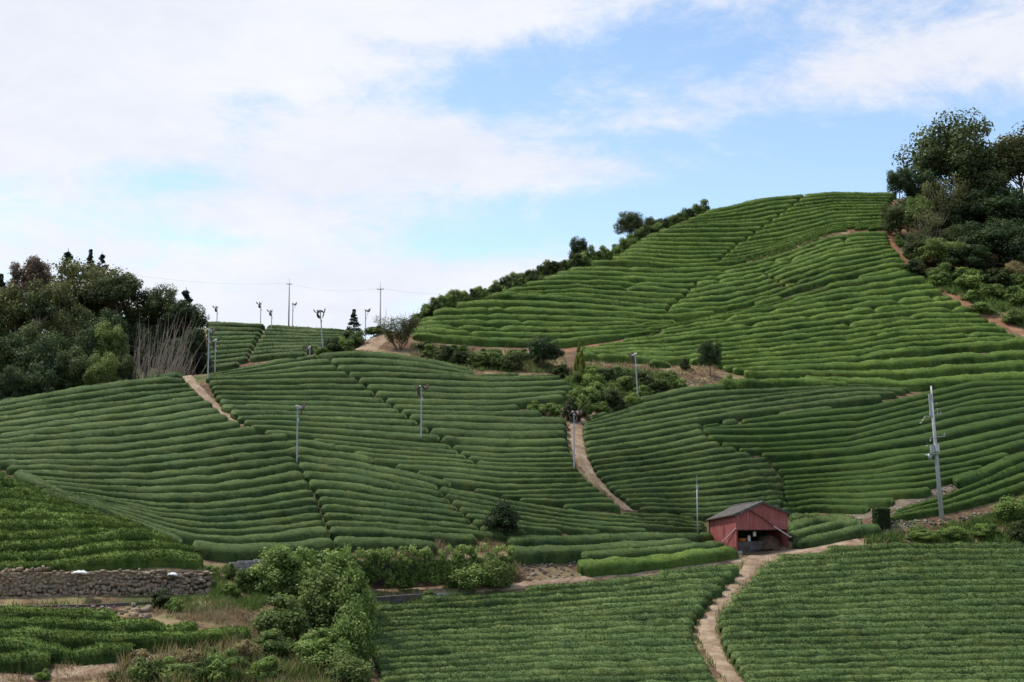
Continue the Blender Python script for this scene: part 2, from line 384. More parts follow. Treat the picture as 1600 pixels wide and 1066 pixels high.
ANG = np.linspace(0, math.pi, 11)
CXR = np.sign(np.cos(ANG)) * np.abs(np.cos(ANG)) ** .62
CZR = np.abs(np.sin(ANG)) ** .62; CZR[0] = CZR[-1] = 0
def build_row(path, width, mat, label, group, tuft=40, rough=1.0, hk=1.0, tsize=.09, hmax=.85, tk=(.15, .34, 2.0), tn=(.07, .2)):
    """path: (N,3) ground points along the row; width: (N,) hedge widths"""
    seg = np.hypot(*np.diff(path[:, :2], axis=0).T); s = np.r_[0, np.cumsum(seg)]
    if s[-1] < 1.2: return None
    dist = float(path[:, 1].mean()); ds = 0.24 * dist / 130
    n = max(6, int(s[-1] / ds)); q = np.linspace(0, s[-1], n)
    x = np.interp(q, s, path[:, 0]); y = np.interp(q, s, path[:, 1]); wd = np.interp(q, s, width)
    k = max(3, int(2.4 / ds)) | 1                                     # smooth the surveyed line
    ker = np.hanning(k + 2)[1:-1]; ker /= ker.sum()
    def sm(v):
        p = k // 2
        lo = 2 * v[0] - v[1:p + 1][::-1]; hi = 2 * v[-1] - v[-p - 1:-1][::-1]
        if len(v) <= p + 1: return v
        return np.convolve(np.r_[lo, v, hi], ker, 'valid')
    x, y, wd = sm(x), sm(y), np.clip(sm(wd), .45, 2.3)
    tx, ty = np.gradient(x), np.gradient(y); ln = np.hypot(tx, ty) + 1e-9; tx, ty = tx / ln, ty / ln
    nx, ny = -ty, tx
    dend = np.minimum(q, s[-1] - q); r0 = np.minimum(.38, s[-1] / 3)
    endk = np.sqrt(np.clip(1 - (1 - np.clip(dend / r0, 0, 1)) ** 2, 0, 1)); endk = .40 + .60 * endk
    wv = np.interp(q, np.arange(0, s[-1] + 3, 1.7), rng.normal(0, 1, len(np.arange(0, s[-1] + 3, 1.7))))
    h = np.clip(.32 + .33 * wd, .42, hmax) * hk * (1 + .05 * rough * wv) * (.35 + .65 * endk)
    wdt = wd * endk * (1 + .035 * rough * np.roll(wv, 3))
    if rough >= 1.3:
        for _ in range(rng.poisson(s[-1] * .035)):                  # thin spots and missing bushes
            dip = 1 - rng.uniform(.25, .6) * np.exp(-((q - rng.uniform(0, s[-1])) / rng.uniform(.3, .9)) ** 2); h = h * dip; wdt = wdt * (.4 + .6 * dip)
    off = wdt[:, None] / 2 * CXR[None, :]
    zc = H(x, y); sl = H(x + nx * .5, y + ny * .5) - H(x - nx * .5, y - ny * .5)
    cz = CZR[None, :] * np.ones((n, 1))
    PX = x[:, None] + nx[:, None] * off; PY = y[:, None] + ny[:, None] * off
    base = H(PX, PY) - .25
    top = zc[:, None] + .5 * sl[:, None] * off + h[:, None] * cz
    PZ = np.where(cz < .2, np.minimum(base, top), top)
    dn = rng.normal(0, 1, (n, 11)); dl = rng.normal(0, 1, (n // 5 + 2, 11))
    dl = np.stack([np.interp(np.arange(n) / 5, np.arange(len(dl)), dl[:, j]) for j in range(11)], 1)
    disp = (.016 * dn + .036 * dl) * rough * (cz > .2)
    PX += nx[:, None] * disp * CXR; PY += ny[:, None] * disp * CXR; PZ += disp * (.4 + .6 * cz)
    V = np.stack([PX, PY, PZ], -1).reshape(-1, 3)
    tint = (tk[0] + tk[1] * cz ** tk[2] + .06 * dn + .06 * dl).ravel()  # darker lower sides: older leaves, plus shade between rows painted into the colour
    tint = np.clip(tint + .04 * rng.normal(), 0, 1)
    idx = np.arange(n * 11).reshape(n, 11)
    F4 = np.stack([idx[:-1, :-1], idx[:-1, 1:], idx[1:, 1:], idx[1:, :-1]], -1).reshape(-1, 4)
    fan = []
    for e, rev in ((0, False), (n - 1, True)):
        r = idx[e]; f = [(r[0], r[j], r[j + 1]) for j in range(1, 10)]; fan += [g[::-1] for g in f] if rev else f
    F3 = np.array(fan)
    nt = int(tuft * s[-1])
    if nt:
        i = rng.integers(1, n - 1, nt) if n > 3 else np.ones(nt, int); j = np.clip(rng.normal(5, 2.6, nt).round().astype(int), 1, 9)
        j = np.where(rng.random(nt) < .25, rng.integers(1, 10, nt), j)
        c = V.reshape(n, 11, 3)[i, j] + rng.normal(0, 1, (nt, 3)) * np.array([.10, .10, .015])
        outd = np.stack([nx[i] * CXR[j], ny[i] * CXR[j], .35 + CZR[j]], -1) + rng.normal(0, .45, (nt, 3))
        outd /= np.linalg.norm(outd, axis=1)[:, None]
        sd_ = np.cross(outd, rng.normal(0, 1, (nt, 3))); sd_ /= np.linalg.norm(sd_, axis=1)[:, None] + 1e-9
        L_ = tsize * (.6 + .8 * rng.random(nt))[:, None] * dist / 110; W_ = L_ * .42
        c = c - outd * L_ * .25
        T = np.stack([c - sd_ * W_, c + sd_ * W_, c + outd * L_], 1).reshape(-1, 3)
        tt = np.repeat(np.clip(tint.reshape(n, 11)[i, j] + rng.normal(tn[0], tn[1], nt), 0, 1.1), 3)
        F3 = np.r_[F3, len(V) + np.arange(nt * 3).reshape(-1, 3)]
        V = np.r_[V, T]; tint = np.r_[tint, tt]
    o0 = np.array([x[n // 2], y[n // 2], zc[n // 2]])
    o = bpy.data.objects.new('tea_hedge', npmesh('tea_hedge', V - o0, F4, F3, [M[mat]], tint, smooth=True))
    o.location = o0; link(o); tag(o, label, 'tea hedge', group); return o

def in_poly(px, py, poly):
    px = np.asarray(px, float); py = np.asarray(py, float); r = np.zeros(px.shape, bool); n = len(poly)
    for i in range(n):
        (x1, y1), (x2, y2) = poly[i], poly[(i + 1) % n]
        if y1 == y2: continue
        c = ((y1 > py) != (y2 > py)) & (px < (x2 - x1) * (py - y1) / (y2 - y1) + x1); r ^= c
    return r
def near_line(px, py, line, wpx):
    d = np.full(np.shape(px), 1e9)
    for (x1, y1), (x2, y2) in zip(line[:-1], line[1:]):
        L2 = (x2 - x1) ** 2 + (y2 - y1) ** 2
        t = np.clip(((px - x1) * (x2 - x1) + (py - y1) * (y2 - y1)) / L2, 0, 1)
        d = np.minimum(d, np.hypot(px - x1 - t * (x2 - x1), py - y1 - t * (y2 - y1)))
    return d < wpx
def yfun(g):
    g = np.array(g, float)
    def f(x):
        y = np.interp(x, g[:, 0], g[:, 1])
        s0 = (g[1, 1] - g[0, 1]) / max(g[1, 0] - g[0, 0], 1); s1 = (g[-1, 1] - g[-2, 1]) / max(g[-1, 0] - g[-2, 0], 1)
        y = np.where(x < g[0, 0], g[0, 1] + s0 * (x - g[0, 0]) * .8, y); return np.where(x > g[-1, 0], g[-1, 1] + s1 * (x - g[-1, 0]) * .8, y)
    return f
ORD = ['first','second','third','fourth','fifth','sixth','seventh','eighth','ninth','tenth','eleventh','twelfth','thirteenth','fourteenth','fifteenth','sixteenth','seventeenth','eighteenth','nineteenth','twentieth','twenty-first','twenty-second','twenty-third','twenty-fourth','twenty-fifth','twenty-sixth','twenty-seventh','twenty-eighth','twenty-ninth','thirtieth']
ROWS_OUT = []
def field(poly, guides, counts, mat, phrase, group, cuts=(), pieces=None, dr=(60, 290), gap=.915, minlen=10, jit=0, start=0.0, x0=None, x1=None, **kw):
    """rows flow between guide lines; every unbroken run of a row is one hedge"""
    xs_ = [p[0] for p in poly]; x0 = min(xs_) - 5 if x0 is None else x0; x1 = max(xs_) + 5 if x1 is None else x1
    gx = np.arange(x0, x1, 1.25); fs = [yfun(g)(gx) for g in guides]
    def yat(k):                                     # k in row units
        acc = 0
        for i, c in enumerate(counts):
            if k <= acc + c or i == len(counts) - 1:
                t = (k - acc) / c; return fs[i] * (1 - t) + fs[i + 1] * t
            acc += c
    tot = sum(counts); row_no = 0
    ks = np.arange(start, tot + .01, 1.0)
    for k in ks:
        yy = yat(k); ya, yb = yat(k - .5), yat(k + .5)
        ok = in_poly(gx, yy, poly)
        for (ln, wpx) in cuts: ok &= ~near_line(gx, yy, ln, wpx)
        runs = []; i = 0
        while i < len(gx):
            if ok[i]:
                j = i
                while j + 1 < len(gx) and ok[j + 1]: j += 1
                if (j - i) * 1.25 >= minlen: runs.append((i, j + 1))
                i = j + 1
            else: i += 1
        if not runs: continue
        row_no += 1
        made = []
        for (i, j) in runs:
            if jit and j - i > 24: i, j = i + int(rng.integers(0, jit)), j - int(rng.integers(0, jit))
            c = cast(gx[i:j], yy[i:j], F, *dr); a = cast(gx[i:j], ya[i:j], F, *dr); b = cast(gx[i:j], yb[i:j], F, *dr)
            t = np.gradient(c[:, :2], axis=0); t /= np.linalg.norm(t, axis=1)[:, None] + 1e-9
            dv = a[:, :2] - b[:, :2]; wv = np.abs(dv[:, 0] * -t[:, 1] + dv[:, 1] * t[:, 0])
            wv = np.clip(wv, .3, 2.6)
            made.append((c, wv * gap))
        for q, (c, wv) in enumerate(made):
            lab = phrase.replace('#', ORD[min(row_no - 1, 29)])
            if len(made) > 1:
                pc = pieces if pieces and len(pieces) == len(made) else (['left part', 'right part'] if len(made) == 2 else ['left part', 'middle part', 'right part'] if len(made) == 3 else ['leftmost part', 'second part', 'third part', 'rightmost part', 'last part'])
                lab = pc[min(q, len(pc) - 1)] + ' of ' + lab
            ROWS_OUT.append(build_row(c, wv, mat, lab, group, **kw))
def single(line, wid, mat, label, group, dr=(60, 290), **kw):
    l = np.array(line, float); gx = np.linspace(l[0, 0], l[-1, 0], max(8, int(abs(l[-1, 0] - l[0, 0]) / 3)))
    yy = np.interp(gx, l[:, 0], l[:, 1]); c = cast(gx, yy, F, *dr)
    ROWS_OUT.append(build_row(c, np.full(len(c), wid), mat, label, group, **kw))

# --- middle-left field: the mound and the slope right of its gap
GAP_AC = [(461,716),(466,732),(476,747),(490,768),(499,785),(505,805),(510,822),(520,843),(525,866)]
AC_POLY = [(-60,648),(0,622),(60,607),(120,596),(200,586),(250,581),(282,584),(296,600),(318,624),(347,650),(388,671),(420,679),(465,685),(500,693),(545,706),(590,723),(625,731),(660,742),(720,761),(760,770),(820,783),(880,792),(960,800),(1000,800),(1050,803),(1085,808),(1102,815),(1100,826),(826,829),(800,838),(756,842),(690,846),(683,853),(664,857),(655,868),(527,872),(460,872),(400,876),(345,878),(322,868),(300,852),(260,836),(210,812),(160,796),(110,782),(60,762),(0,722),(-60,700)]
field(AC_POLY, [
 [(-60,640),(0,624),(60,610),(120,599),(200,588),(250,584),(285,585)],
 [(0,655),(203,626),(304,612),(400,598)],
 [(0,682),(150,664),(250,652),(340,637),(420,625)],
 [(-20,712),(50,713),(177,711),(300,697),(390,683),(463,678),(557,690),(684,716),(780,740),(900,770),(1050,790)],
 [(60,744),(127,749),(228,753),(330,744),(400,734),(463,724),(557,734),(640,750),(720,767),(800,782),(880,795),(963,804),(1050,807),(1100,813)],
 [(100,766),(152,772),(253,787),(330,786),(400,777),(490,764),(600,776),(700,788),(800,803),(900,817),(1000,825),(1100,828)],
 [(200,802),(260,822),(300,834),(360,838),(420,834),(517,822),(600,826),(695,834),(760,838),(850,844),(950,850)],
 [(225,815),(300,848),(375,854),(450,850),(522,842),(600,840),(681,848),(780,860)],
 [(240,830),(300,866),(350,876),(400,873),(450,867),(527,861),(600,860),(660,864)]],
 [4, 3, 4, 4, 3, 5, 1, 1], 'tea_trim', 'tea hedge of the left middle field, # row below the forest', 'tea hedges of the left middle field',
 cuts=[(GAP_AC, 1.2), ([(680,757),(697,776),(715,792),(735,812),(749,823)], .5)], tuft=110, tsize=.06, rough=.9, start=.3, dr=(92,150))
# --- lower nose of the mound at far left
field([(-60,700),(0,724),(60,765),(110,785),(160,798),(210,815),(260,840),(300,856),(322,880),(322,892),(-60,900)], [
 [(-40,715),(0,740),(100,777),(160,797)],
 [(-40,778),(0,780),(80,787),(150,795),(200,810)],
 [(-40,848),(0,845),(100,841),(190,830),(230,830),(280,842)],
 [(-40,880),(0,878),(100,873),(170,866),(200,862),(260,860),(322,866)],
 [(-40,895),(0,893),(100,888),(177,884),(250,878),(322,884)]], [3, 4, 2, 1], 'tea_fresh',
 "fluffy tea hedge above the stone wall, # row from the nose's top", 'tea hedges above the stone wall', tuft=320, rough=1.8, dr=(85,125), start=.4, tsize=.14, tk=(.20, .38, 2.2), tn=(.14, .26), gap=.87)
# --- middle upper field
B_POLY = [(322,590),(328,578),(375,569),(420,561),(500,553),(540,549),(600,554),(660,563),(735,576),(745,584),(830,585),(872,587),(893,604),(880,622),(812,628),(810,637),(850,648),(884,656),(885,680),(890,700),(900,725),(917,747),(935,760),(955,776),(972,792),(958,797),(880,789),(820,780),(760,768),(720,759),(660,740),(620,728),(590,720),(540,703),(500,690),(465,682),(420,676),(394,668),(360,645),(338,622),(328,602)]
field(B_POLY, [
 [(322,584),(420,570),(500,557),(560,553),(620,558),(700,571),(760,582),(860,580)],
 [(322,590),(480,586),(600,586),(700,590),(780,594),(870,590)],
 [(380,621),(507,622),(608,627),(700,630),(780,630),(880,622)],
 [(380,647),(494,648),(578,649),(700,654),(780,657),(884,659)],
 [(400,673),(469,679),(608,691),(700,698),(780,703),(889,700)],
 [(500,708),(595,719),(709,724),(780,731),(905,730)],
 [(560,744),(640,752),(700,759),(780,768),(860,765),(937,761),(970,764)],
 [(700,776),(880,789),(930,786),(975,790)]], [3, 4, 3, 4, 4, 4, 3], 'tea_trim',
 'trimmed tea hedge of the central field, # row below the knoll', 'trimmed tea hedges of the central field',
 cuts=[([(510,560),(530,578),(552,590),(580,612),(612,634),(650,660),(680,680),(708,700),(745,722)], .5)], tuft=90, tsize=.055, dr=(110,158), rough=.6)
# --- field right of the middle path
D_POLY = [(934,643),(1000,619),(1060,607),(1110,601),(1137,606),(1200,606),(1330,598),(1424,607),(1375,621),(1345,631),(1270,645),(1200,650),(1140,659),(1095,664),(1091,659),(1100,679),(1111,688),(1136,697),(1170,704),(1172,710),(1197,712),(1205,724),(1220,740),(1224,749),(1221,765),(1226,773),(1220,791),(1160,802),(1105,805),(1050,800),(1012,799),(985,786),(952,760),(930,735),(919,713),(914,688),(911,667),(916,655)]
field(D_POLY, [
 [(934,648),(1000,625),(1060,613),(1110,605),(1200,604),(1330,597),(1417,600)],
 [(912,668),(1000,655),(1094,638),(1180,625),(1270,614),(1340,607),(1417,610)],
 [(912,683),(1000,671),(1087,656),(1140,648),(1200,640),(1270,632),(1360,622)],
 [(918,720),(1000,711),(1100,695),(1168,688),(1260,676)],
 [(940,754),(1020,745),(1100,736),(1203,722),(1260,712)],
 [(985,779),(1060,778),(1120,775),(1222,766)],
 [(1005,799),(1050,801),(1100,801),(1160,797),(1222,789)]], [3, 2, 4, 4, 4, 3], 'tea_trim',
 'trimmed tea hedge right of the middle path, # row from the top', 'trimmed tea hedges right of the middle path', tuft=90, tsize=.055, dr=(108,158), rough=.6)
# --- smooth dark field on the right
E_POLY = [(1097,662),(1140,661),(1200,650),(1270,647),(1360,631),(1425,611),(1540,598),(1790,594),(1790,672),(1600,700),(1545,723),(1492,748),(1440,768),(1395,781),(1362,787),(1350,800),(1292,796),(1285,808),(1227,808),(1221,790),(1227,773),(1222,764),(1225,750),(1220,738),(1200,718),(1190,709),(1166,704),(1132,695),(1106,684),(1096,670)]
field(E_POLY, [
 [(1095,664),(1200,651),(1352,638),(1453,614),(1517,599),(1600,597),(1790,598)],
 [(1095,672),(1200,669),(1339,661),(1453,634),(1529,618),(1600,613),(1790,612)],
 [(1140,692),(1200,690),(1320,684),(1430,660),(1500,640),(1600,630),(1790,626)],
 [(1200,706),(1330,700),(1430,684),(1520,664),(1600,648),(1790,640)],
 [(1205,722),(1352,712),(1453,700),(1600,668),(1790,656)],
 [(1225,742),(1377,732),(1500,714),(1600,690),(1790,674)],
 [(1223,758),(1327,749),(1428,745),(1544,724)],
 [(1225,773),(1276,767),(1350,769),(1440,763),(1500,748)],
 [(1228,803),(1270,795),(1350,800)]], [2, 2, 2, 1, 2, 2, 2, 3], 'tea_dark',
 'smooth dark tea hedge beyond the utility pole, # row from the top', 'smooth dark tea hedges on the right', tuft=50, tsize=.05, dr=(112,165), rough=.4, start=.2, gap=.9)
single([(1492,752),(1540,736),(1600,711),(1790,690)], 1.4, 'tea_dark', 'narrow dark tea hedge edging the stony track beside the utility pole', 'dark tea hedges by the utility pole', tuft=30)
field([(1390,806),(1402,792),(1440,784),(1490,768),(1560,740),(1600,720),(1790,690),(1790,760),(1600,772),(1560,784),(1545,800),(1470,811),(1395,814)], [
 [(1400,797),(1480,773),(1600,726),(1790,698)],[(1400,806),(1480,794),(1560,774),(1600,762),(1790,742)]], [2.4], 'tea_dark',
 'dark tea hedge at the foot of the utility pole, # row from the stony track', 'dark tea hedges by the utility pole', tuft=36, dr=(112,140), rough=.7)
single([(1240,809),(1262,806),(1283,806)], 1.3, 'tea_trim', 'short tea hedge just behind the right side of the red shed', 'tea hedges beside the red shed', tuft=40)
single([(1233,826),(1270,813),(1300,809),(1328,814)], 1.5, 'tea_trim', 'tea hedge right of the red shed, farthest of the three long ones', 'tea hedges beside the red shed', tuft=40)
single([(1235,837),(1280,826),(1320,817),(1345,817)], 1.5, 'tea_trim', 'tea hedge right of the red shed, middle one of the three long ones', 'tea hedges beside the red shed', tuft=40)
single([(1240,849),(1290,839),(1345,826),(1376,826)], 1.6, 'tea_trim', 'tea hedge right of the red shed, nearest to the dirt track', 'tea hedges beside the red shed', tuft=40)
single([(793,847),(912,843),(1020,840),(1108,839)], 1.5, 'tea_trim', 'long tea hedge left of the red shed, uppermost below the brown bank', 'tea hedges beside the red shed', tuft=50)
single([(795,863),(870,862),(960,857),(1075,849)], 1.6, 'tea_trim', 'long tea hedge left of the red shed, starting above the stony bank', 'tea hedges beside the red shed', tuft=50)
single([(906,868),(960,865),(1013,861),(1124,853)], 1.5, 'tea_trim', 'tea hedge left of the red shed, second from the long dirt track', 'tea hedges beside the red shed', tuft=50)
single([(905,885),(960,882),(1040,873),(1100,866),(1143,861)], 1.7, 'tea_fresh', 'bright tea hedge along the long dirt track left of the red shed', 'tea hedges beside the red shed', tuft=60, rough=1.3)
# --- upper hill, main slope
field([(640,500),(700,480),(780,453),(850,430),(900,413),(1000,417),(1080,419),(1180,408),(1240,388),(1290,366),(1385,357),(1390,380),(1405,400),(1425,420),(1300,442),(1250,455),(1205,470),(1130,485),(1060,499),(1046,510),(960,527),(885,545),(780,541),(700,534),(645,528)], [
 [(880,421),(950,421),(1050,424),(1130,420),(1180,412),(1230,397),(1290,375),(1340,367),(1385,366)],
 [(760,456),(900,446),(1077,456),(1180,438),(1217,425),(1300,399),(1390,385)],
 [(650,472),(800,461),(900,467),(1027,480),(1130,475),(1200,458),(1250,440),(1300,425),(1400,405),(1420,410)],
 [(650,497),(760,494),(900,498),(1057,502),(1128,492),(1204,476),(1300,452),(1400,432)],
 [(645,523),(760,532),(880,534),(960,524),(1050,510),(1130,510)]], [4, 3, 3, 4], 'tea_upper',
 "tea hedge of the upper hill's main slope, # row below the hilltop", 'tea hedges of the upper hill main slope', tuft=80, tsize=.06, dr=(155,215), rough=1.3,
 cuts=[([(1094,440),(1075,460),(1048,478),(1040,490)], .5), ([(1195,428),(1215,440),(1230,452)], 1.6)])
# --- upper hill, lower right slope
field([(1045,505),(1130,488),(1205,473),(1250,458),(1300,445),(1425,423),(1470,455),(1495,470),(1545,500),(1600,530),(1790,560),(1790,600),(1600,592),(1520,599),(1420,606),(1330,600),(1262,596),(1245,584),(1180,588),(1125,571),(1112,566),(1055,562),(1046,568),(980,564),(905,557),(905,546),(1028,520)], [
 [(1045,508),(1130,489),(1205,474),(1300,448),(1420,426)],
 [(1000,517),(1056,506),(1180,484),(1327,462),(1455,447)],
 [(950,534),(1028,526),(1180,509),(1352,486),(1491,474)],
 [(905,546),(1033,541),(1110,534),(1200,524),(1352,506),(1440,493),(1517,493)],
 [(905,555),(1048,562),(1110,554),(1200,546),(1327,535),(1402,521),(1555,513),(1790,540)],
 [(1060,576),(1130,573),(1200,568),(1327,562),(1428,547),(1600,534),(1790,556)],
 [(1130,588),(1260,592),(1418,600),(1520,592),(1600,586),(1790,590)]], [2, 3, 2, 3, 3, 3], 'tea_upper',
 "bright tea hedge, upper hill's lower right slope, # row from the top", 'tea hedges of the upper hill right slope', tuft=80, tsize=.065, dr=(145,200), rough=1.5)
single([(1135,603),(1165,598),(1220,597),(1325,600)], 1.6, 'tea_upper', 'rough tea hedge just above the field right of the middle path', 'tea hedges of the upper hill right slope', tuft=40, rough=2)
# --- hilltop
field([(905,414),(950,393),(1000,369),(1060,344),(1110,325),(1150,314),(1200,305),(1260,300),(1330,297),(1400,299),(1386,325),(1386,357),(1330,355),(1295,360),(1240,380),(1180,400),(1140,413),(1070,419),(1000,413),(930,413)], [
 [(1000,352),(1110,332),(1200,312),(1300,304),(1385,305)],
 [(960,362),(1040,356),(1100,352),(1180,350),(1230,340),(1300,326),(1385,325)],
 [(930,385),(990,378),(1060,380),(1150,382),(1220,372),(1300,350),(1385,344)],
 [(910,411),(1000,409),(1070,415),(1150,409),(1220,390),(1300,363),(1385,356)]], [5, 4, 5], 'tea_upper',
 'fine tea hedge of the hilltop, # row below the skyline', 'tea hedges of the hilltop', tuft=70, tsize=.07, dr=(185,232), rough=.8,
 cuts=[([(1262,303),(1255,309),(1224,331),(1179,364),(1153,381),(1120,410)], .6)])
# --- far hill at left
field([(325,503),(400,504),(440,507),(545,513),(540,530),(500,545),(470,556),(430,560),(388,562),(370,570),(325,578)], [
 [(320,506),(430,511),(545,519)],[(320,576),(430,560),(545,553)]], [9], 'tea_trim',
 'distant tea hedge of the far left hill, # row below its skyline', 'tea hedges of the far left hill', tuft=16, dr=(198,232), rough=.8,
 cuts=[([(416,509),(404,531),(394,547),(387,565)], 1.1)])
# --- front fields
field([(573,952),(640,939),(700,931),(780,923),(880,913),(1000,899),(1100,888),(1158,880),(1150,893),(1126,921),(1097,954),(1087,975),(1086,1000),(1103,1033),(1128,1070),(1128,1110),(590,1110),(592,1045),(578,1000)], [
 [(560,908),(860,889),(1165,866)],[(560,985),(860,972),(1130,960)],[(560,1080),(860,1073),(1150,1068)],[(560,1112),(1150,1104)]], [9, 10, 3], 'tea_front',
 'leafy tea hedge in front, left of the winding path, # row down', 'tea hedges of the front left field', tuft=240, dr=(74,125), rough=1.2, tsize=.10, gap=.90, jit=5, tk=(.12, .42, 2.4), tn=(.06, .22))
field([(1225,870),(1256,864),(1342,855),(1394,849),(1555,851),(1790,853),(1790,1110),(1200,1110),(1170,1068),(1146,1035),(1127,1003),(1122,979),(1124,962),(1140,941),(1167,912),(1194,886)], [
 [(1120,872),(1400,853),(1790,850)],[(1110,966),(1400,956),(1790,950)],[(1110,1086),(1400,1080),(1790,1076)],[(1110,1116),(1790,1106)]], [10, 12, 3], 'tea_front',
 'leafy tea hedge in front, right of the winding path, # row down', 'tea hedges of the front right field', tuft=240, dr=(74,125), rough=1.2, tsize=.10, gap=.90, jit=5, tk=(.12, .42, 2.4), tn=(.06, .22))
# --- plot under the stone wall
G_L = 'tea hedges under the stone wall'
single([(-50,956),(0,957),(125,960),(180,966)], 1.25, 'tea_fresh', 'bright tea hedge under the stone wall, nearest to the wall', G_L, tuft=420, tsize=.13, tk=(.06, .54, 3.0), tn=(.08, .22), rough=1.8, hmax=1.0, hk=1.08)
single([(-50,975),(0,975),(175,976),(310,980)], 1.25, 'tea_fresh', 'bright tea hedge under the stone wall, second from the wall', G_L, tuft=420, tsize=.13, tk=(.06, .54, 3.0), tn=(.08, .22), rough=1.8, hmax=1.0, hk=1.08)
single([(-50,993),(0,993),(120,997),(200,1002),(300,997),(388,992)], 1.3, 'tea_fresh', 'longest bright tea hedge under the stone wall, ending by the bare slope', G_L, tuft=420, tsize=.13, tk=(.06, .54, 3.0), tn=(.08, .22), rough=1.8, hmax=1.05, hk=1.15)
single([(-50,1009),(0,1010),(125,1019),(208,1015)], 1.3, 'tea_fresh', 'bright tea hedge under the stone wall, fourth from the wall', G_L, tuft=420, tsize=.13, tk=(.06, .54, 3.0), tn=(.08, .22), rough=1.8, hmax=1.0, hk=1.12)
single([(-50,1029),(0,1030),(78,1031)], 1.3, 'tea_fresh', 'short bright tea hedge under the stone wall, nearest the viewer', G_L, tuft=420, tsize=.13, tk=(.06, .54, 3.0), tn=(.08, .22), rough=1.8, hmax=1.0, hk=1.12)
print('ROWS', len([r for r in ROWS_OUT if r]))
# ------------------------------------------------------------------ dirt paths
def path_mat(name, c1, c2, c3):
    m = new_mat(name); t = NT(m); a = t.noise(.8, 8, .72); b = t.noise(7, 6, .75)
    t.out(t.ramp(t.m('ADD', t.m('MULTIPLY', a, .6), t.m('MULTIPLY', b, .4)), [(.38, c1), (.5, c2), (.62, c3)]), .95, .1, bump=b, bstr=.6, bdist=.1); return m
M['path'] = path_mat('sandy path dirt', (.15, .10, .062), (.28, .20, .135), (.43, .34, .245))
M['redsoil'] = path_mat('reddish bare soil', (.13, .06, .035), (.23, .12, .07), (.33, .20, .125))
M['gravel'] = path_mat('pale gravel track', (.09, .07, .05), (.16, .13, .095), (.25, .21, .16))
def strip(A, B, mat, name='dirt_path', lift=.05, dr=(60, 290)):
    def res(L, n):
        L = np.array(L, float); s = np.r_[0, np.cumsum(np.hypot(*np.diff(L, axis=0).T))]; q = np.linspace(0, s[-1], n)
        return np.c_[np.interp(q, s, L[:, 0]), np.interp(q, s, L[:, 1])]
    n = 90; a, b = res(A, n), res(B, n)
    a = cast(a[:, 0], a[:, 1], 0, *dr); b = cast(b[:, 0], b[:, 1], 0, *dr); m = 6
    j = rng.normal(0, .09, (2, n)); V = []
    d = b - a; ln = np.linalg.norm(d[:, :2], axis=1)[:, None] + 1e-6
    a = a - d / ln * j[0][:, None]; b = b + d / ln * j[1][:, None]
    for i in range(m + 1):
        t = i / m; p = a * (1 - t) + b * t; V.append(np.c_[p[:, :2], H(p[:, 0], p[:, 1]) + lift - (.10 if i in (0, m) else 0)])
    V = np.stack(V, 1).reshape(-1, 3); idx = np.arange(n * (m + 1)).reshape(n, m + 1)
    F4 = np.stack([idx[:-1, :-1], idx[:-1, 1:], idx[1:, 1:], idx[1:, :-1]], -1).reshape(-1, 4)
    tag(link(bpy.data.objects.new(name, npmesh(name, V, F4, mats=[M[mat]], smooth=True))), kind='structure')
strip([(272,583),(290,597),(315,622),(345,648),(386,669)], [(300,583),(314,603),(337,627),(362,648),(396,671)], 'path', dr=(100,150))
strip([(915,640),(888,664),(889,690),(899,722),(918,747),(941,765),(972,797)], [(936,645),(913,660),(913,688),(919,713),(929,733),(948,752),(976,778),(1012,800)], 'path', dr=(100,150))
strip([(1163,868),(1150,898),(1115,938),(1089,970),(1088,1000),(1105,1033),(1135,1070),(1160,1100)], [(1222,866),(1187,888),(1162,915),(1134,945),(1122,965),(1123,990),(1139,1030),(1167,1066),(1190,1100)], 'path')
strip([(553,922),(700,917),(800,912),(900,902),(1000,891),(1100,880),(1165,872),(1240,858),(1338,842)], [(553,934),(700,928),(800,922),(900,910),(1000,898),(1100,886),(1165,878),(1228,870),(1350,852)], 'path', lift=.09)
strip([(878,546),(950,534),(1000,522),(1048,509)], [(884,552),(955,540),(1003,527),(1050,512)], 'redsoil', dr=(140,200))
strip([(540,552),(560,536),(580,522)], [(590,552),(606,534),(612,520)], 'path', dr=(150,175))
strip([(1293,359),(1330,355),(1382,355)], [(1293,366),(1330,361),(1385,361)], 'redsoil', dr=(190,215))
strip([(1382,362),(1392,395),(1412,420),(1466,452),(1520,490),(1600,527)], [(1394,360),(1404,392),(1425,415),(1478,447),(1535,482),(1600,515)], 'redsoil', dr=(160,215))
strip([(826,829),(950,829),(1090,829)], [(826,836),(950,836),(1095,835)], 'redsoil', dr=(100,130))
strip([(1288,812),(1350,800),(1395,783),(1440,770),(1500,748)], [(1300,816),(1352,812),(1395,797),(1445,784),(1510,757)], 'gravel', dr=(112,140))
strip([(0,1050),(100,1043),(210,1028),(300,1012)], [(0,1066),(110,1060),(220,1045),(320,1022)], 'path', dr=(60,100))

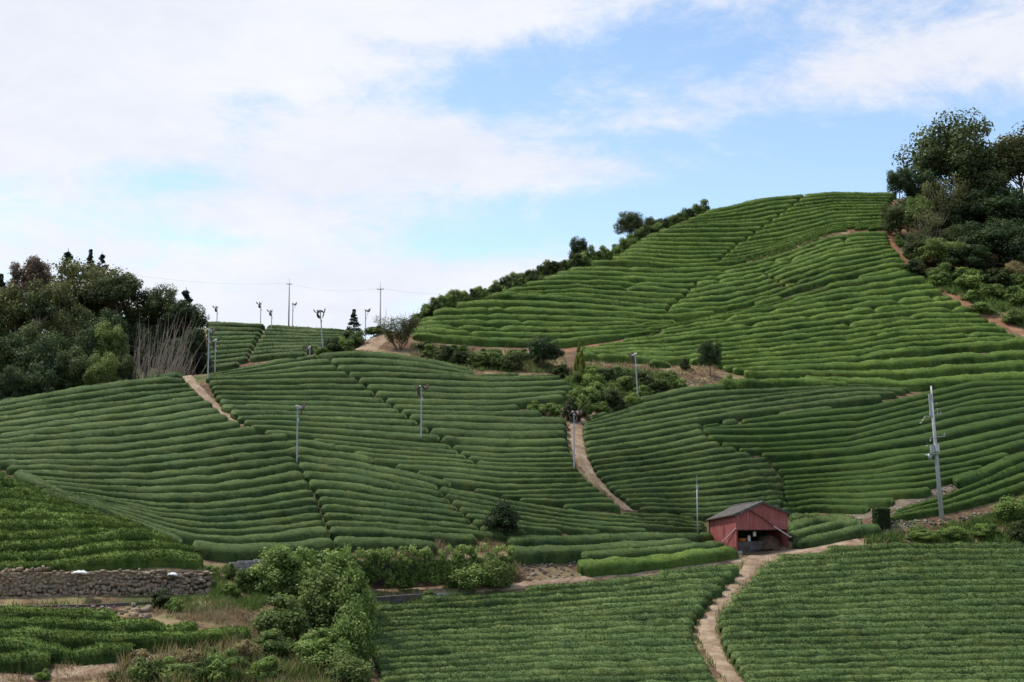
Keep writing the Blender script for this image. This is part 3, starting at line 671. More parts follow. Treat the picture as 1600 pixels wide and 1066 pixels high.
# ------------------------------------------------------------------ foliage builders
def leaves(centers, radii, n_each, size, tints, up=.35, shell=.55, flat=1.0, tj=.13, squash=1.0):
    C = np.repeat(centers, n_each, 0); Rr = np.repeat(radii, n_each); T = np.repeat(tints, n_each); n = len(C)
    d = rng.normal(0, 1, (n, 3)); d /= np.linalg.norm(d, axis=1)[:, None]
    rad = np.clip(shell + (1 - shell) * rng.random(n), 0, 1) * Rr * (1 + .09 * rng.normal(0, 1, n))
    c = C + d * rad[:, None] * np.array([1, 1, squash])
    nrm = d + np.array([0, 0, up]) + rng.normal(0, .55, (n, 3)); nrm /= np.linalg.norm(nrm, axis=1)[:, None]
    a = np.cross(nrm, rng.normal(0, 1, (n, 3))); a /= np.linalg.norm(a, axis=1)[:, None] + 1e-9; b = np.cross(nrm, a)
    L_ = size * (.6 + .8 * rng.random(n))[:, None]; W_ = L_ * (.45 + .25 * rng.random(n))[:, None]
    V = np.stack([c - a * L_, c - b * W_ + nrm * L_ * .15, c + a * L_, c + b * W_ + nrm * L_ * .15], 1).reshape(-1, 3)
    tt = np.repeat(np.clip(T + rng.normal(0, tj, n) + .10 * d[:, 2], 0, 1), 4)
    return V, np.arange(n * 4).reshape(-1, 4), tt
def limb(mb, p0, p1, r0, r1, bend=.12, n=6, seg=6):
    p0, p1 = Vector(p0), Vector(p1); L = (p1 - p0).length
    off = Vector(rng.normal(0, 1, 3)) * L * bend; pts = []
    for i in range(seg + 1):
        t = i / seg; pts.append(p0.lerp(p1, t) + off * math.sin(math.pi * t) * .6)
    mb.tube(pts, [r0 + (r1 - r0) * i / seg for i in range(seg + 1)], n)
    return pts
M['bark'] = simple_mat('grey brown bark', (.06, .045, .032), (.17, .14, .11), 6, .9, .1, bstr=.5)
M['palebark'] = simple_mat('pale grey bark', (.17, .145, .115), (.33, .29, .24), 8, .9, .1, bstr=.3)
LM = {
 'forest': leaf_mat('dark forest leaves', (.014, .026, .007), (.060, .086, .026), (.155, .185, .065)),
 'olive': leaf_mat('olive crown leaves', (.022, .034, .009), (.088, .100, .031), (.20, .205, .075)),
 'deep': leaf_mat('deep green leaves', (.009, .022, .007), (.038, .068, .023), (.095, .14, .048)),
 'conifer': leaf_mat('cedar needles', (.004, .011, .006), (.013, .030, .016), (.035, .06, .03)),
 'brown': leaf_mat('dry brown leaves', (.04, .028, .02), (.12, .085, .055), (.22, .17, .12)),
 'lime': leaf_mat('yellow green leaves', (.05, .075, .008), (.16, .20, .022), (.30, .33, .06)),
 'bright': leaf_mat('bright bush leaves', (.040, .076, .016), (.175, .265, .058), (.37, .46, .14)),
 'bushmix': leaf_mat('mixed bush leaves', (.030, .056, .013), (.130, .190, .046), (.28, .34, .11)),
 'tawny': leaf_mat('tawny dry leaves', (.09, .08, .03), (.27, .225, .095), (.46, .37, .20)),
 'grass': leaf_mat('green grass blades', (.04, .075, .016), (.12, .19, .042), (.24, .32, .09)),
 'straw': leaf_mat('dry straw blades', (.10, .075, .035), (.27, .21, .11), (.45, .38, .23)),
}
def crown_clusters(K, rx, rz, zc, flat_bottom=.55, rk=(.22, .34)):
    """cluster centres for an uneven rounded crown"""
    pts = []
    while len(pts) < K:
        d = rng.normal(0, 1, 3); d /= np.linalg.norm(d)
        if d[2] < -.55: continue
        r = (.45 + .5 * rng.random()) if rng.random() < .8 else .3 * rng.random()
        p = np.array([d[0] * rx * r, d[1] * rx * r, zc + d[2] * rz * r * (flat_bottom if d[2] < 0 else 1)])
        pts.append(p)
    pts = np.array(pts); rad = rx * (rk[0] + (rk[1] - rk[0]) * rng.random(K))
    return pts, rad
TREE_MESH = {}
def tree_meshes(kind, var):
    key = (kind, var)
    if key in TREE_MESH: return TREE_MESH[key]
    mb = MB(); bark = 'bark'
    if kind in ('broad', 'round', 'sparse', 'tall'):
        rx, rz, zc, K, n, sz = {'broad': (.46, .41, .56, 66, 220, .0165), 'round': (.44, .46, .47, 70, 220, .0175), 'sparse': (.42, .42, .56, 40, 90, .014), 'tall': (.30, .20, .78, 26, 210, .015)}[kind]
        top = mbp = limb(mb, (0, 0, -.03), (.03 * rng.normal(), .03 * rng.normal(), zc - .04), .020, .011, .06, 8, 8)
        C, rad = crown_clusters(K, rx, rz, zc, {'tall': .5, 'broad': .8, 'round': .95}.get(kind, .75))
        if kind == 'sparse': rad *= .8; bark = 'palebark'
        if kind == 'tall': bark = 'palebark'
        for k in rng.permutation(K)[:16 if kind != 'sparse' else 34]:
            t = .35 + .6 * rng.random() if kind != 'tall' else .75 + .25 * rng.random(); q = mbp[min(8, int(t * 8))]
            limb(mb, q, C[k], .0075, .002, .12, 5, 4)
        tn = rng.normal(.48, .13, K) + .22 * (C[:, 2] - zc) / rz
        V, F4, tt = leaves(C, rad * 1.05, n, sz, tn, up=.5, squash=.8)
    else:                                           # conifer: drooping tiers
        limb(mb, (0, 0, -.03), (0, 0, .97), .018, .003, .01, 8, 6)
        C = []; rad = []
        for lv in range(28):
            z = .16 + .80 * lv / 27; rr = .26 * (1 - lv / 27) ** .85 + .006
            for q in range(max(2, int(7 * (1 - lv / 30)))):
                a = rng.random() * 6.28; r = rr * (.35 + .65 * rng.random()); C.append((r * math.cos(a), r * math.sin(a), z + .03 * rng.normal() - .03)); rad.append(.030 + .14 * rr)
        C = np.array(C); rad = np.array(rad)
        V, F4, tt = leaves(C, rad * 1.05, 95, .012, rng.normal(.45, .16, len(C)), up=.3, squash=.7)
    tb = bpy.data.meshes.new('trunk'); tb.from_pydata(mb.v, [], mb.f); tb.polygons.foreach_set('use_smooth', [True] * len(tb.polygons)); tb.materials.append(M[bark])
    TREE_MESH[key] = (tb, V, F4, tt, {}); return TREE_MESH[key]
def tree(name, kind, var, leaf, px, ytop, d, wpx, label, group, base=None, cat='tree'):
    tb, V, F4, tt, cache = tree_meshes(kind, var)
    x, y, ztop = P(px, ytop, d); zg = gz(x, y) if base is None else base
    h = ztop - zg; wid = wpx * d / FPX
    nat = {'broad': .98, 'round': .98, 'sparse': .92, 'tall': .68, 'conifer': .52}[kind]
    sx = wid / nat
    asp = {'broad': 1.0, 'round': 1.25, 'sparse': 1.3, 'tall': 1.45, 'conifer': 1.15}[kind]
    hc = min(h, asp * sx); zo = h - hc
    rt = empty(name, (x, y, zg), rng.random() * 6.28); tag(rt, label, cat, group)
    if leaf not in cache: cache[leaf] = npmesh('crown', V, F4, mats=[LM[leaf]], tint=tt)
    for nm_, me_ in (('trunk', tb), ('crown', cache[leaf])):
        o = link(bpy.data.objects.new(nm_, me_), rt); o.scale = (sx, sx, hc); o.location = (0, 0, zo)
    if zo > .15:
        mb = MB(); mb.tube([(0, 0, -.4), (.01 * sx, 0, zo * .5), (0, 0, zo + .02 * hc)], [.027 * sx, .023 * sx, .019 * sx], 8); mb.build('lower_trunk', tb.materials[0], rt, True)
    return rt
BUSH_MESH = {}
def bush_mesh(kind, var, leaf):
    key = (kind, var, leaf)
    if key in BUSH_MESH: return BUSH_MESH[key]
    K, n, sz = {'bush': (26, 260, .034), 'fine': (26, 240, .030), 'big': (80, 250, .0235), 'cone': (44, 90, .030), 'dome': (40, 170, .026)}[kind]
    if kind == 'cone':
        t = rng.random(K); a = rng.random(K) * 6.28; r = .40 * (1 - t) ** .7
        C = np.c_[r * np.cos(a), r * np.sin(a), .06 + t * .9]; rad = .05 + .12 * (1 - t)
    else:
        d = rng.normal(0, 1, (K, 3)); d[:, 2] = np.abs(d[:, 2]) * .9; d /= np.linalg.norm(d, axis=1)[:, None]
        r = (.30 + .45 * rng.random(K)); C = d * r[:, None] * np.array([.5, .5, .9]) + np.array([0, 0, .12]); rad = .10 + .13 * rng.random(K) ** 1.5
        if kind == 'dome': C = d * np.array([.36, .36, .70]) * (.6 + .4 * rng.random(K))[:, None] + np.array([0, 0, .16]); rad = .13 + .03 * rng.random(K)
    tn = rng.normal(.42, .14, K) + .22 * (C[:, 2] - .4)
    V, F4, tt = leaves(C, rad, n, sz, tn, up=.45, squash=.95, shell=.4)
    mb = MB()
    for k in range(6): limb(mb, (0, 0, -.05), C[k], .012, .004, .1, 4, 3)
    nv = len(V); V = np.r_[V, np.array([tuple(p) for p in mb.v])]; q = [[i + nv for i in f] for f in mb.f if len(f) == 4]
    F4b = np.r_[F4, np.array(q)]; mi = np.r_[np.zeros(len(F4), int), np.ones(len(q), int)]
    BUSH_MESH[key] = npmesh('bush', V, F4b, mats=[LM[leaf], M['bark']], tint=np.r_[tt, np.full(len(V) - nv, .5)], mat_idx=mi); return BUSH_MESH[key]
def bush(px, py, wpx, hpx, kind, leaf, label, group=None, name='bush', var=None, d=None, back=0.0, dr=(60, 290)):
    if d is None:
        g = ground(px, py, *dr); d = g.y
    d += back; x = float(ray(px, py)[0]) * d; z = gz(x, d)
    wid = wpx * d / FPX; h = hpx * d / FPX
    o = bpy.data.objects.new(name, bush_mesh(kind, rng.integers(0, 3) if var is None else var, leaf))
    o.location = (x, d, z - .05); o.rotation_euler = (0, 0, rng.random() * 6.28); o.scale = (wid * .95, wid * .95, h * 1.0)
    link(o); tag(o, label, 'bush' if name == 'bush' else name.replace('_', ' '), group); return o
def grass(poly, n, hgt, leaf, label, name='grass', dr=(60, 290), lean=.35, wid=.035):
    poly = [(float(a), float(b)) for a, b in poly]; xs = [p[0] for p in poly]; ys = [p[1] for p in poly]
    qx = rng.uniform(min(xs), max(xs), n * 3); qy = rng.uniform(min(ys), max(ys), n * 3); ok = in_poly(qx, qy, poly)
    qx, qy = qx[ok][:n], qy[ok][:n]; g = cast(qx, qy, 0, *dr); n = len(g)
    cl = np.sin(g[:, 0] * 1.7 + 1.3 * np.sin(g[:, 1] * .9)) * np.cos(g[:, 1] * 1.4 + g[:, 0] * .5)
    keep = rng.random(n) < .55 + .45 * cl; g, cl = g[keep], cl[keep]; n = len(g)
    a = rng.random(n) * 6.28; s = np.c_[np.cos(a), np.sin(a), np.zeros(n)]; h = hgt * (.5 + .8 * rng.random(n)) * (1 + .3 * cl)
    tip = g + np.c_[rng.normal(0, lean, n) * h, rng.normal(0, lean, n) * h, h]; w_ = wid * (.7 + .6 * rng.random(n))[:, None]
    g[:, 2] -= .05; mid = g * .5 + tip * .5 + np.c_[np.zeros((n, 2)), h * .1]
    V = np.stack([g - s * w_, g + s * w_, mid + s * w_ * .8, mid - s * w_ * .8, tip], 1).reshape(-1, 3); i = np.arange(n)[:, None] * 5
    tn = np.clip(rng.normal(.45, .16, n) + .1 * cl, 0, 1); tt = np.stack([tn - .2, tn - .2, tn, tn, tn + .15], 1).ravel()
    me = npmesh(name, V, i + np.array([[0, 1, 2, 3]]), i + np.array([[3, 2, 4]]), [LM[leaf]], tt)
    tag(link(bpy.data.objects.new(name, me)), label, 'grass', kind='stuff')
# ------------------------------------------------------------------ woods on the left
WL = 'trees of the left wood'; NAT = None
for (nm, kind, v, leaf, px, yt, d, wp, lab) in [
 ('broadleaf_tree','round',0,'brown',52,390,176,78,'withered brown tree standing above the left wood'),
 ('cedar_tree','conifer',0,'conifer',107,384,178,66,'tall dark cedar breaking the skyline of the left wood'),
 ('cedar_tree','conifer',1,'conifer',142,388,180,52,'dark cedar behind the crown of the biggest tree in the left wood'),
 ('cedar_tree','conifer',0,'conifer',160,391,181,46,'small dark cedar top just right of the biggest left crown'),
 ('cedar_tree','conifer',1,'conifer',2,426,170,70,'dark cedar at the left edge of the picture'),
 ('cedar_tree','conifer',1,'conifer',24,416,180,56,'dark cedar just left of the withered brown tree'),
 ('broadleaf_tree','broad',0,'olive',140,402,168,170,'biggest broad olive crown in the left wood'),
 ('broadleaf_tree','tall',0,'olive',88,432,160,110,'olive tree with high crown and bare pale trunk, left of biggest crown'),
 ('broadleaf_tree','tall',1,'olive',32,442,158,110,'tall olive tree on thin pale trunk below the withered brown tree'),
 ('broadleaf_tree','tall',0,'forest',62,448,156,80,'slender tree with pale stem between two tall olive trees'),
 ('broadleaf_tree','tall',1,'olive',-8,444,158,80,'slender tree cut by the left edge of the picture'),
 ('broadleaf_tree','broad',1,'forest',186,420,164,90,'dark tree on the right shoulder of the biggest olive crown'),
 ('broadleaf_tree','round',1,'forest',118,470,158,100,'dark tree in the middle of the left wood'),
 ('broadleaf_tree','round',0,'deep',165,470,160,90,'deep green tree below the right shoulder of the left wood'),
 ('broadleaf_tree','broad',0,'forest',252,444,166,80,'rounded dark tree behind the leafless saplings'),
 ('cedar_tree','conifer',0,'conifer',291,444,168,70,'pointed dark cedar at the right end of the left wood'),
 ('broadleaf_tree','broad',1,'deep',292,466,164,70,'dark tree under the pointed cedar at the right end of the wood'),
 ('broadleaf_tree','round',0,'deep',306,506,160,40,'low dark tree at the right end of the left wood'),
 ('broadleaf_tree','round',1,'deep',232,500,162,80,'dark tree right behind the grey leafless saplings'),
 ('broadleaf_tree','round',0,'deep',277,520,159,58,'dark tree right of the leafless saplings'),
 ('broadleaf_tree','round',1,'bushmix',172,498,150,72,'mid green tree in front of the wood, left of the leafless saplings'),
 ('broadleaf_tree','round',0,'deep',26,506,148,110,'dense dark green tree low at the left edge'),
 ('broadleaf_tree','round',1,'deep',84,514,147,100,'dense dark green tree low in the left wood, right of another'),
 ('broadleaf_tree','round',0,'forest',122,530,146,80,'bushy tree low in the left wood'),
 ('broadleaf_tree','round',1,'forest',-20,520,146,90,'dark tree low and half outside the left edge'),
 ('broadleaf_tree','round',1,'bushmix',160,545,144,60,'low brownish green tree above the crest of the left field'),
 ('broadleaf_tree','round',0,'deep',54,556,142,80,'lowest dark tree touching the left field crest'),
 ('broadleaf_tree','round',1,'deep',10,566,140,70,'lowest dark tree at the left edge, above the crest'),
 ('broadleaf_tree','round',0,'forest',60,490,152,90,'dark tree behind the low dense ones, under the pale stems'),
 ('broadleaf_tree','round',1,'olive',100,478,156,84,'olive green tree low behind the dense dark ones'),
 ('broadleaf_tree','round',0,'forest',215,462,168,80,'dark tree between the biggest crown and the rounded dark one'),
 ('broadleaf_tree','round',1,'deep',140,505,150,80,'deep green tree left of the mid green one in the wood'),
 ('broadleaf_tree','round',1,'forest',0,480,156,90,'dark tree at the left edge under the tall olive trees'),
 ('broadleaf_tree','round',0,'forest',272,472,171,84,'dark tree filling the gap beside the pointed cedar at the wood end'),
 ('broadleaf_tree','round',1,'deep',258,492,172,90,'dark tree behind the leaning saplings'),
 ('broadleaf_tree','round',0,'deep',300,520,170,70,'dark tree at the right foot of the left wood'),
 ('broadleaf_tree','round',0,'forest',205,495,174,80,'dark tree deep inside the left wood'),
 ('broadleaf_tree','round',1,'forest',192,550,146,46,'low tree beside the foot of the leafless saplings'),
]: tree(nm, kind, v, leaf, px, yt, d, wp, lab, WL)
def saplings(px, d, wpx, ytop, n, lean, label):
    x0, y0, _ = P(px, 560, d); zb = gz(x0, y0); zt = P(px, ytop, d)[2]; mb = MB()
    for _ in range(n):
        a = Vector((rng.uniform(-.5, .5) * wpx * d / FPX, rng.uniform(-1.2, 1.2), -.3)); hh = (zt - zb) * rng.uniform(.3, 1.0)
        b = a + Vector((hh * (lean + rng.normal(0, .15)), rng.normal(0, .3), hh)); r = rng.uniform(.016, .05)
        pts = limb(mb, a, b, r, r * .3, .07, 5, 5)
        for q in pts[2:5]:
            if rng.random() < .85: limb(mb, q, q + Vector((rng.normal(0, .4), rng.normal(0, .3), rng.uniform(.4, 1.2))), r * .4, .008, .05, 3, 2)
    o = mb.build('leafless_thicket', M['palebark'], loc=(x0, y0, zb)); tag(o, label, 'thicket', 'leafless thickets by the left path')
saplings(206, 149, 30, 488, 40, .05, 'leftmost grey leafless sapling thicket at the edge of the wood')
saplings(222, 147, 34, 482, 46, .12, 'grey leafless thicket, second from the left, below the wood')
saplings(240, 146, 34, 478, 48, .22, 'tallest grey leafless thicket with leaning stems')
saplings(258, 147, 30, 500, 34, .3, 'leaning grey leafless thicket right of the tallest one')
saplings(276, 147, 24, 530, 28, .3, 'rightmost low leafless thicket beside the left path')
# ------------------------------------------------------------------ trees on the right shoulder of the hill
WR = 'trees on the right shoulder of the hill'
for (nm, kind, v, leaf, px, yt, d, wp, lab) in [
 ('broadleaf_tree','broad',0,'forest',1490,178,212,172,'tallest broad tree on the right shoulder of the hill'),
 ('broadleaf_tree','broad',1,'olive',1590,194,214,150,'big olive tree at the right edge, behind the tallest one'),
 ('broadleaf_tree','round',1,'deep',1440,255,208,80,'dark tree under the left side of the tallest right tree'),
 ('broadleaf_tree','round',0,'deep',1404,254,206,46,'narrow dark tree beside the hilltop skyline'),
 ('broadleaf_tree','sparse',0,'olive',1470,262,202,100,'thin brownish tree in front of the tallest right tree'),
 ('broadleaf_tree','round',1,'deep',1550,285,204,130,'large dark tree at the right, below the olive one'),
 ('broadleaf_tree','round',0,'deep',1612,300,204,110,'dark tree cut by the right edge of the picture'),
 ('broadleaf_tree','sparse',1,'olive',1450,322,197,70,'half bare grey brown tree above the red soil edge'),
 ('broadleaf_tree','round',0,'forest',1404,304,203,66,'low spreading dark tree at the hilltop corner'),
 ('broadleaf_tree','round',1,'forest',1500,345,195,70,'mid green tree in the middle of the right group'),
 ('broadleaf_tree','round',0,'bushmix',1468,366,192,96,'low bushy tree above the weedy slope on the right'),
 ('broadleaf_tree','round',1,'forest',1430,360,194,50,'low green tree beside the red soil on the right'),
 ('broadleaf_tree','round',1,'deep',1540,335,193,120,'low dark tree above the weedy slope, right of the bushy one'),
 ('broadleaf_tree','round',0,'deep',1600,345,191,110,'low dark tree at the right edge above the weeds'),
 ('broadleaf_tree','round',1,'tawny',1588,404,186,44,'low tree with yellowish blossom at the right edge'),
 ('broadleaf_tree','round',0,'deep',1505,378,190,90,'lowest dark tree of the right group'),
 ('broadleaf_tree','round',0,'forest',1530,238,209,110,'tree between the two biggest crowns on the right shoulder'),
 ('broadleaf_tree','round',1,'deep',1482,305,204,90,'dark tree behind the half bare one on the right'),
 ('broadleaf_tree','round',1,'bushmix',1432,300,201,56,'mid green tree left of the thin brownish one'),
 ('broadleaf_tree','round',0,'forest',1592,335,199,100,'wide tree at the right edge in the middle of the group'),
 ('broadleaf_tree','broad',0,'forest',1670,210,212,130,'tree outside the right edge of the picture'),
]: tree(nm, kind, v, leaf, px, yt, d, wp, lab, WR)
# ------------------------------------------------------------------ shrubs on the ridge
RIDGE = np.array([(648,499),(720,474),(780,456),(850,434),(915,412),(960,392),(1000,371),(1060,347),(1112,328)], float)
RC = {'bushmix': 'olive', 'bright': 'light green'}
rx = np.arange(652, 1106, 8.2)
for i, x_ in enumerate(rx):
    y_ = float(np.interp(x_, RIDGE[:, 0], RIDGE[:, 1])); g = cast(x_, y_, F, 150, 232)[0]
    hp = 23 + 10 * rng.random() + (4 if 700 < x_ < 960 else 0); leaf = ['forest', 'bushmix', 'bushmix', 'bright'][int(rng.integers(0, 4))]
    bush(x_ - 3, y_, 30 + 12 * rng.random(), hp + 5, 'fine', leaf, f'{RC.get(leaf, "dark")} shrub on the left ridge of the upper hill, {ORD[min(i,29)]} up the slope' if i < 30 else f'ridge shrub near the hilltop, {ORD[len(rx)-1-i]} below the highest', 'shrubs along the ridge', d=g[1], back=1.2)
tree('broadleaf_tree', 'round', 1, 'deep', 905, 367, 196, 38, 'small dark tree standing out of the ridge shrubs', 'trees on the ridge')
tree('broadleaf_tree', 'broad', 0, 'forest', 985, 328, 206, 54, 'rounded ridge tree with see-through crown below the hilltop', 'trees on the ridge')
tree('broadleaf_tree', 'round', 0, 'forest', 1018, 334, 208, 30, 'small ridge tree right of the see-through one', 'trees on the ridge')
tree('broadleaf_tree', 'round', 1, 'forest', 1090, 320, 216, 36, 'topmost small tree at the upper end of the ridge', 'trees on the ridge')
# ------------------------------------------------------------------ knoll, bank and field-edge plants
tree('cedar_tree', 'conifer', 1, 'conifer', 553, 482, 166, 50, 'small dark cedar on the knoll beside the dirt path', 'plants on the knoll')
KN = 'plants on the knoll'
for a in [(552,528,62,40,'fine','bushmix','green bush in front of the small cedar on the knoll'),(533,548,54,42,'fine','bright','light green bush left of the knoll path'),(520,552,51,45,'fine','forest','dark bush right behind the leaning fan pole'),(545,540,45,32,'fine','forest','dark bush on the left side of the knoll'),(490,556,45,17,'fine','bright','low light bush left of the leaning fan pole'),(505,553,40,30,'fine','bushmix','yellowish bush at the foot of the leaning fan pole'),(588,516,48,20,'fine','bushmix','pale low bush at the top of the knoll path')]:
    bush(*a, group=KN, dr=(150, 176))
bush(345, 573, 30, 36, 'cone', 'lime', 'yellow green bush behind the fan poles beside the left path', 'plants by the left path', d=153)
bush(352, 574, 30, 18, 'bush', 'bright', 'low light green bush by the fan poles at the left path', 'plants by the left path', d=152)
bush(316, 580, 40, 36, 'bush', 'deep', 'dark bush between the left path and the fan poles', 'plants by the left path', d=157)
bush(311, 582, 30, 8, 'bush', 'bushmix', 'low weed clump at the top of the left path', 'plants by the left path', d=146)
BK = 'bushes on the bank below the upper hill'
for a in [(672,560,43,27,'fine','bushmix','bush on the bank just right of the bare willow'),(697,565,51,34,'fine','forest','dark bush on the bank, second right of the bare willow'),(722,570,48,29,'fine','forest','green bush on the bank above the central field corner'),(748,574,48,32,'fine','bushmix','pale bush above the right end of the central field'),
 (775,574,53,34,'fine','bushmix','pale grassy bush left of the round dark tree'),(800,578,48,32,'fine','forest','bush touching the left side of the round dark tree'),(880,590,41,27,'fine','forest','bush at the right foot of the round dark tree'),(925,606,53,39,'fine','bright','bush right of the yellow green cypress'),(898,600,31,29,'fine','bushmix','bush at the foot of the yellow green cypress'),
 (945,596,53,27,'fine','forest','dark bush right of the cypress, high on the bank'),(920,634,56,41,'fine','bright','bright bush in the middle of the bank'),(950,640,61,41,'fine','forest','bush low on the bank above the middle path'),(978,612,56,34,'fine','bushmix','reddish green bush left of the lone fan pole'),(1000,606,53,34,'fine','forest','dark bush behind the lone fan pole'),
 (985,634,53,27,'fine','bright','low bush at the foot of the lone fan pole'),(1020,616,48,29,'fine','forest','bush just right of the lone fan pole'),(1045,600,48,27,'fine','bushmix','bush right of the lone fan pole, higher up'),(1060,606,43,23,'fine','bright','bright bush above the field right of the middle path'),
 (1070,578,24,25,'fine','forest','small dark bush left of the lone tree'),(1136,612,41,36,'fine','bright','bright grassy clump right of the lone tree'),(840,646,39,27,'fine','bright','light green bush at the right end of the central field'),(866,648,43,27,'fine','bright','light green bush next to the dark one by the path'),
 (893,658,39,52,'fine','forest','dark bush where the middle path begins'),(912,652,36,41,'fine','bushmix','bush on the right side of the middle path start')]:
    bush(*a, group=BK, dr=(125, 170))
tree('broadleaf_tree', 'round', 1, 'deep', 850, 522, 152, 66, 'round dark tree between the two middle hill fields', 'trees on the bank', base=None)
bush(906, 594, 24, 64, 'cone', 'lime', 'narrow yellow green cypress on the bank', name='cypress', dr=(125, 170))
tree('broadleaf_tree', 'round', 0, 'deep', 1109, 525, 153, 44, 'lone small tree with visible trunk below the upper hill', 'trees on the bank')
# bare willow-like shrub on the knoll
def willow(px, py, d, hpx, wpx):
    x, y, z = P(px, py, d); z = gz(x, y); rt = empty('bare_tree', (x, y, z)); tag(rt, 'half bare willow with fanning thin branches beside the knoll path', 'tree')
    mb = MB(); tips = []; h = hpx * d / FPX; w_ = wpx * d / FPX
    for k in range(7):
        a = rng.random() * 6.28; e = Vector((math.cos(a) * w_ * .3, math.sin(a) * w_ * .3, h * .45)); pts = limb(mb, (0, 0, -.2), e, .07, .035, .08, 6, 5)
        for _ in range(11):
            q = pts[int(rng.integers(2, 6))]; b = rng.random() * 6.28; s = rng.uniform(.4, 1)
            tip = Vector((q.x + math.cos(b) * w_ * .28 * s, q.y + math.sin(b) * w_ * .28 * s, q.z + h * rng.uniform(.25, .6))); tips += limb(mb, q, tip, .022, .006, .06, 4, 4)[1:]
    mb.build('trunk', M['bark'], rt)
    C = np.array([tuple(p) for p in tips]); k = rng.permutation(len(C))[:300]; C = C[k]
    keep = C[:, 2] < h * .75; C = C[keep]
    V, F4, tt = leaves(C, np.full(len(C), .42), 30, .07, rng.normal(.45, .15, len(C)))
    link(bpy.data.objects.new('crown', npmesh('crown', V, F4, mats=[LM['olive']], tint=tt)), rt)
willow(624, 552, 158.5, 66, 74)
# clipped and round shrubs near the shed
def clipped(px, py, w_, h_, d):
    x, y, z = P(px, py, d); z = gz(x, y); W_, H_ = w_ * d / FPX, h_ * d / FPX; n = 9000
    f = rng.integers(0, 5, n); u, v = rng.uniform(-1, 1, n), rng.uniform(0, 1, n); c = np.zeros((n, 3))
    a = math.pi * u; rr = (np.abs(np.cos(a)) ** 6 + np.abs(np.sin(a)) ** 6) ** (-1 / 6)
    side = f < 4; c[:, 0] = np.where(side, rr * np.cos(a), u) * W_ / 2; c[:, 1] = np.where(side, rr * np.sin(a), rng.uniform(-1, 1, n)) * W_ / 2; c[:, 2] = np.where(side, v, 1) * H_
    V, F4, tt = leaves(c, np.full(n, .10), 1, .06, np.full(n, .4) + .3 * (~side), up=.3)
    mb = MB(); mb.box((0, 0, H_ * .47), (W_ * .86, W_ * .86, H_ * .94)); bv = np.array([tuple(p) for p in mb.v])
    me = npmesh('clipped_shrub', np.r_[V, bv], np.r_[F4, len(V) + np.array(mb.f)], mats=[LM['deep']], tint=np.r_[tt, np.zeros(8)])
    o = link(bpy.data.objects.new('clipped_shrub', me)); o.location = (x, y, z); tag(o, 'dark box-clipped shrub beside the stony track', 'shrub')
clipped(1377, 811, 22, 30, 122.5)
bush(1298, 812, 15, 13, 'dome', 'deep', 'small round clipped shrub among stones left of the box-clipped one', dr=(112, 135))
bush(784, 853, 72, 66, 'dome', 'deep', 'round dark conifer bush on the edge above the ivy wall', name='round_shrub', d=112.5)
# big bushes in front
FB = 'bushes of the front thicket'
for (px, py, w_, h_, kind, leaf, d, lab) in [
 (445,955,130,100,'big','bright',95.5,'broad round bush at the upper left of the front thicket'),(515,950,130,104,'big','bright',97.5,'bright bush at the top of the front thicket'),(496,905,76,50,'big','bright',100,'bush right in front of the concrete block wall'),
 (510,1005,140,110,'big','bushmix',92,'mixed reddish green bush in the middle of the front thicket'),(548,1010,96,130,'big','bright',91.5,'bush on the right flank of the front thicket beside the tea'),(440,1015,110,80,'big','bushmix',88.5,'yellowish bush low in the front thicket'),
 (552,1060,84,110,'big','bright',86.5,'dark bush at the lower right end of the front thicket'),(500,1064,120,70,'big','bright',84,'bright bush at the bottom of the front thicket'),(425,1050,90,50,'big','bushmix',84.5,'pale bush at the lower left of the front thicket'),(540,1085,100,60,'big','bushmix',82,'lowest bush of the front thicket'),
 (385,945,56,44,'fine','bushmix',95.5,'tawny green bush left of the front thicket'),(440,890,50,34,'fine','bright',101,'light climbing bush over the concrete block wall'),(500,890,70,40,'big','bright',100.5,'light bush covering the right of the concrete block wall')]:
    bush(px, py, w_, h_, kind, leaf, lab, FB, d=d)
for (px,py,w_,h_,leaf,lab) in [(230,1066,70,50,'bushmix','olive weed bush at the left of the dry front grass'),(290,1040,60,40,'tawny','tawny bush among the dry front grass'),(340,1066,80,60,'bright','green bush among the dry front grass'),(385,1030,60,46,'tawny','tawny bush just left of the front thicket'),(330,1030,40,26,'bushmix','small olive bush behind the tawny grass')]:
    bush(px, py, w_, h_, 'fine', leaf, lab, 'weedy bushes in the front corner', dr=(70,95))
SB = 'small bushes around the stone wall'
bush(272, 970, 36, 32, 'fine', 'bright', 'bright green bush on the bare slope below the stone wall', SB, d=90.2)
bush(252, 936, 52, 30, 'bush', 'forest', 'dark bush growing on the stone wall', SB, d=92)
bush(358, 912, 30, 32, 'fine', 'bushmix', 'yellowish bush right of the stone wall end', SB, d=97)
bush(332, 903, 30, 24, 'fine', 'bright', 'small bush on top of the stone wall end', SB, d=97)
bush(362, 935, 36, 30, 'fine', 'bright', 'green bush on the slope right of the stone wall', SB, d=94)
bush(66, 1064, 30, 22, 'fine', 'bright', 'small bush at the bottom left on the path edge', SB, d=79.5)
bush(178, 1062, 34, 18, 'fine', 'bushmix', 'low weed bush at the bottom left beside the dry grass', SB, d=79)
for (px, py, w_, h_, leaf, lab) in [(1580,812,70,44,'bright','bright bush at the right edge behind the front field'),(1540,838,60,26,'bright','bushy weeds left of the bush at the right edge'),(1490,840,60,22,'bright','middle clump of bushy weeds above the front right field'),(1440,842,60,18,'bright','low clump of bushy weeds on the field bank'),(1598,845,50,40,'forest','darker bush at the right edge on the field bank'),(1620,806,60,50,'bright','bush partly beyond the right edge')]:
    bush(px, py, w_, h_, 'big', leaf, lab, 'bushes on the right bank', dr=(112, 130))
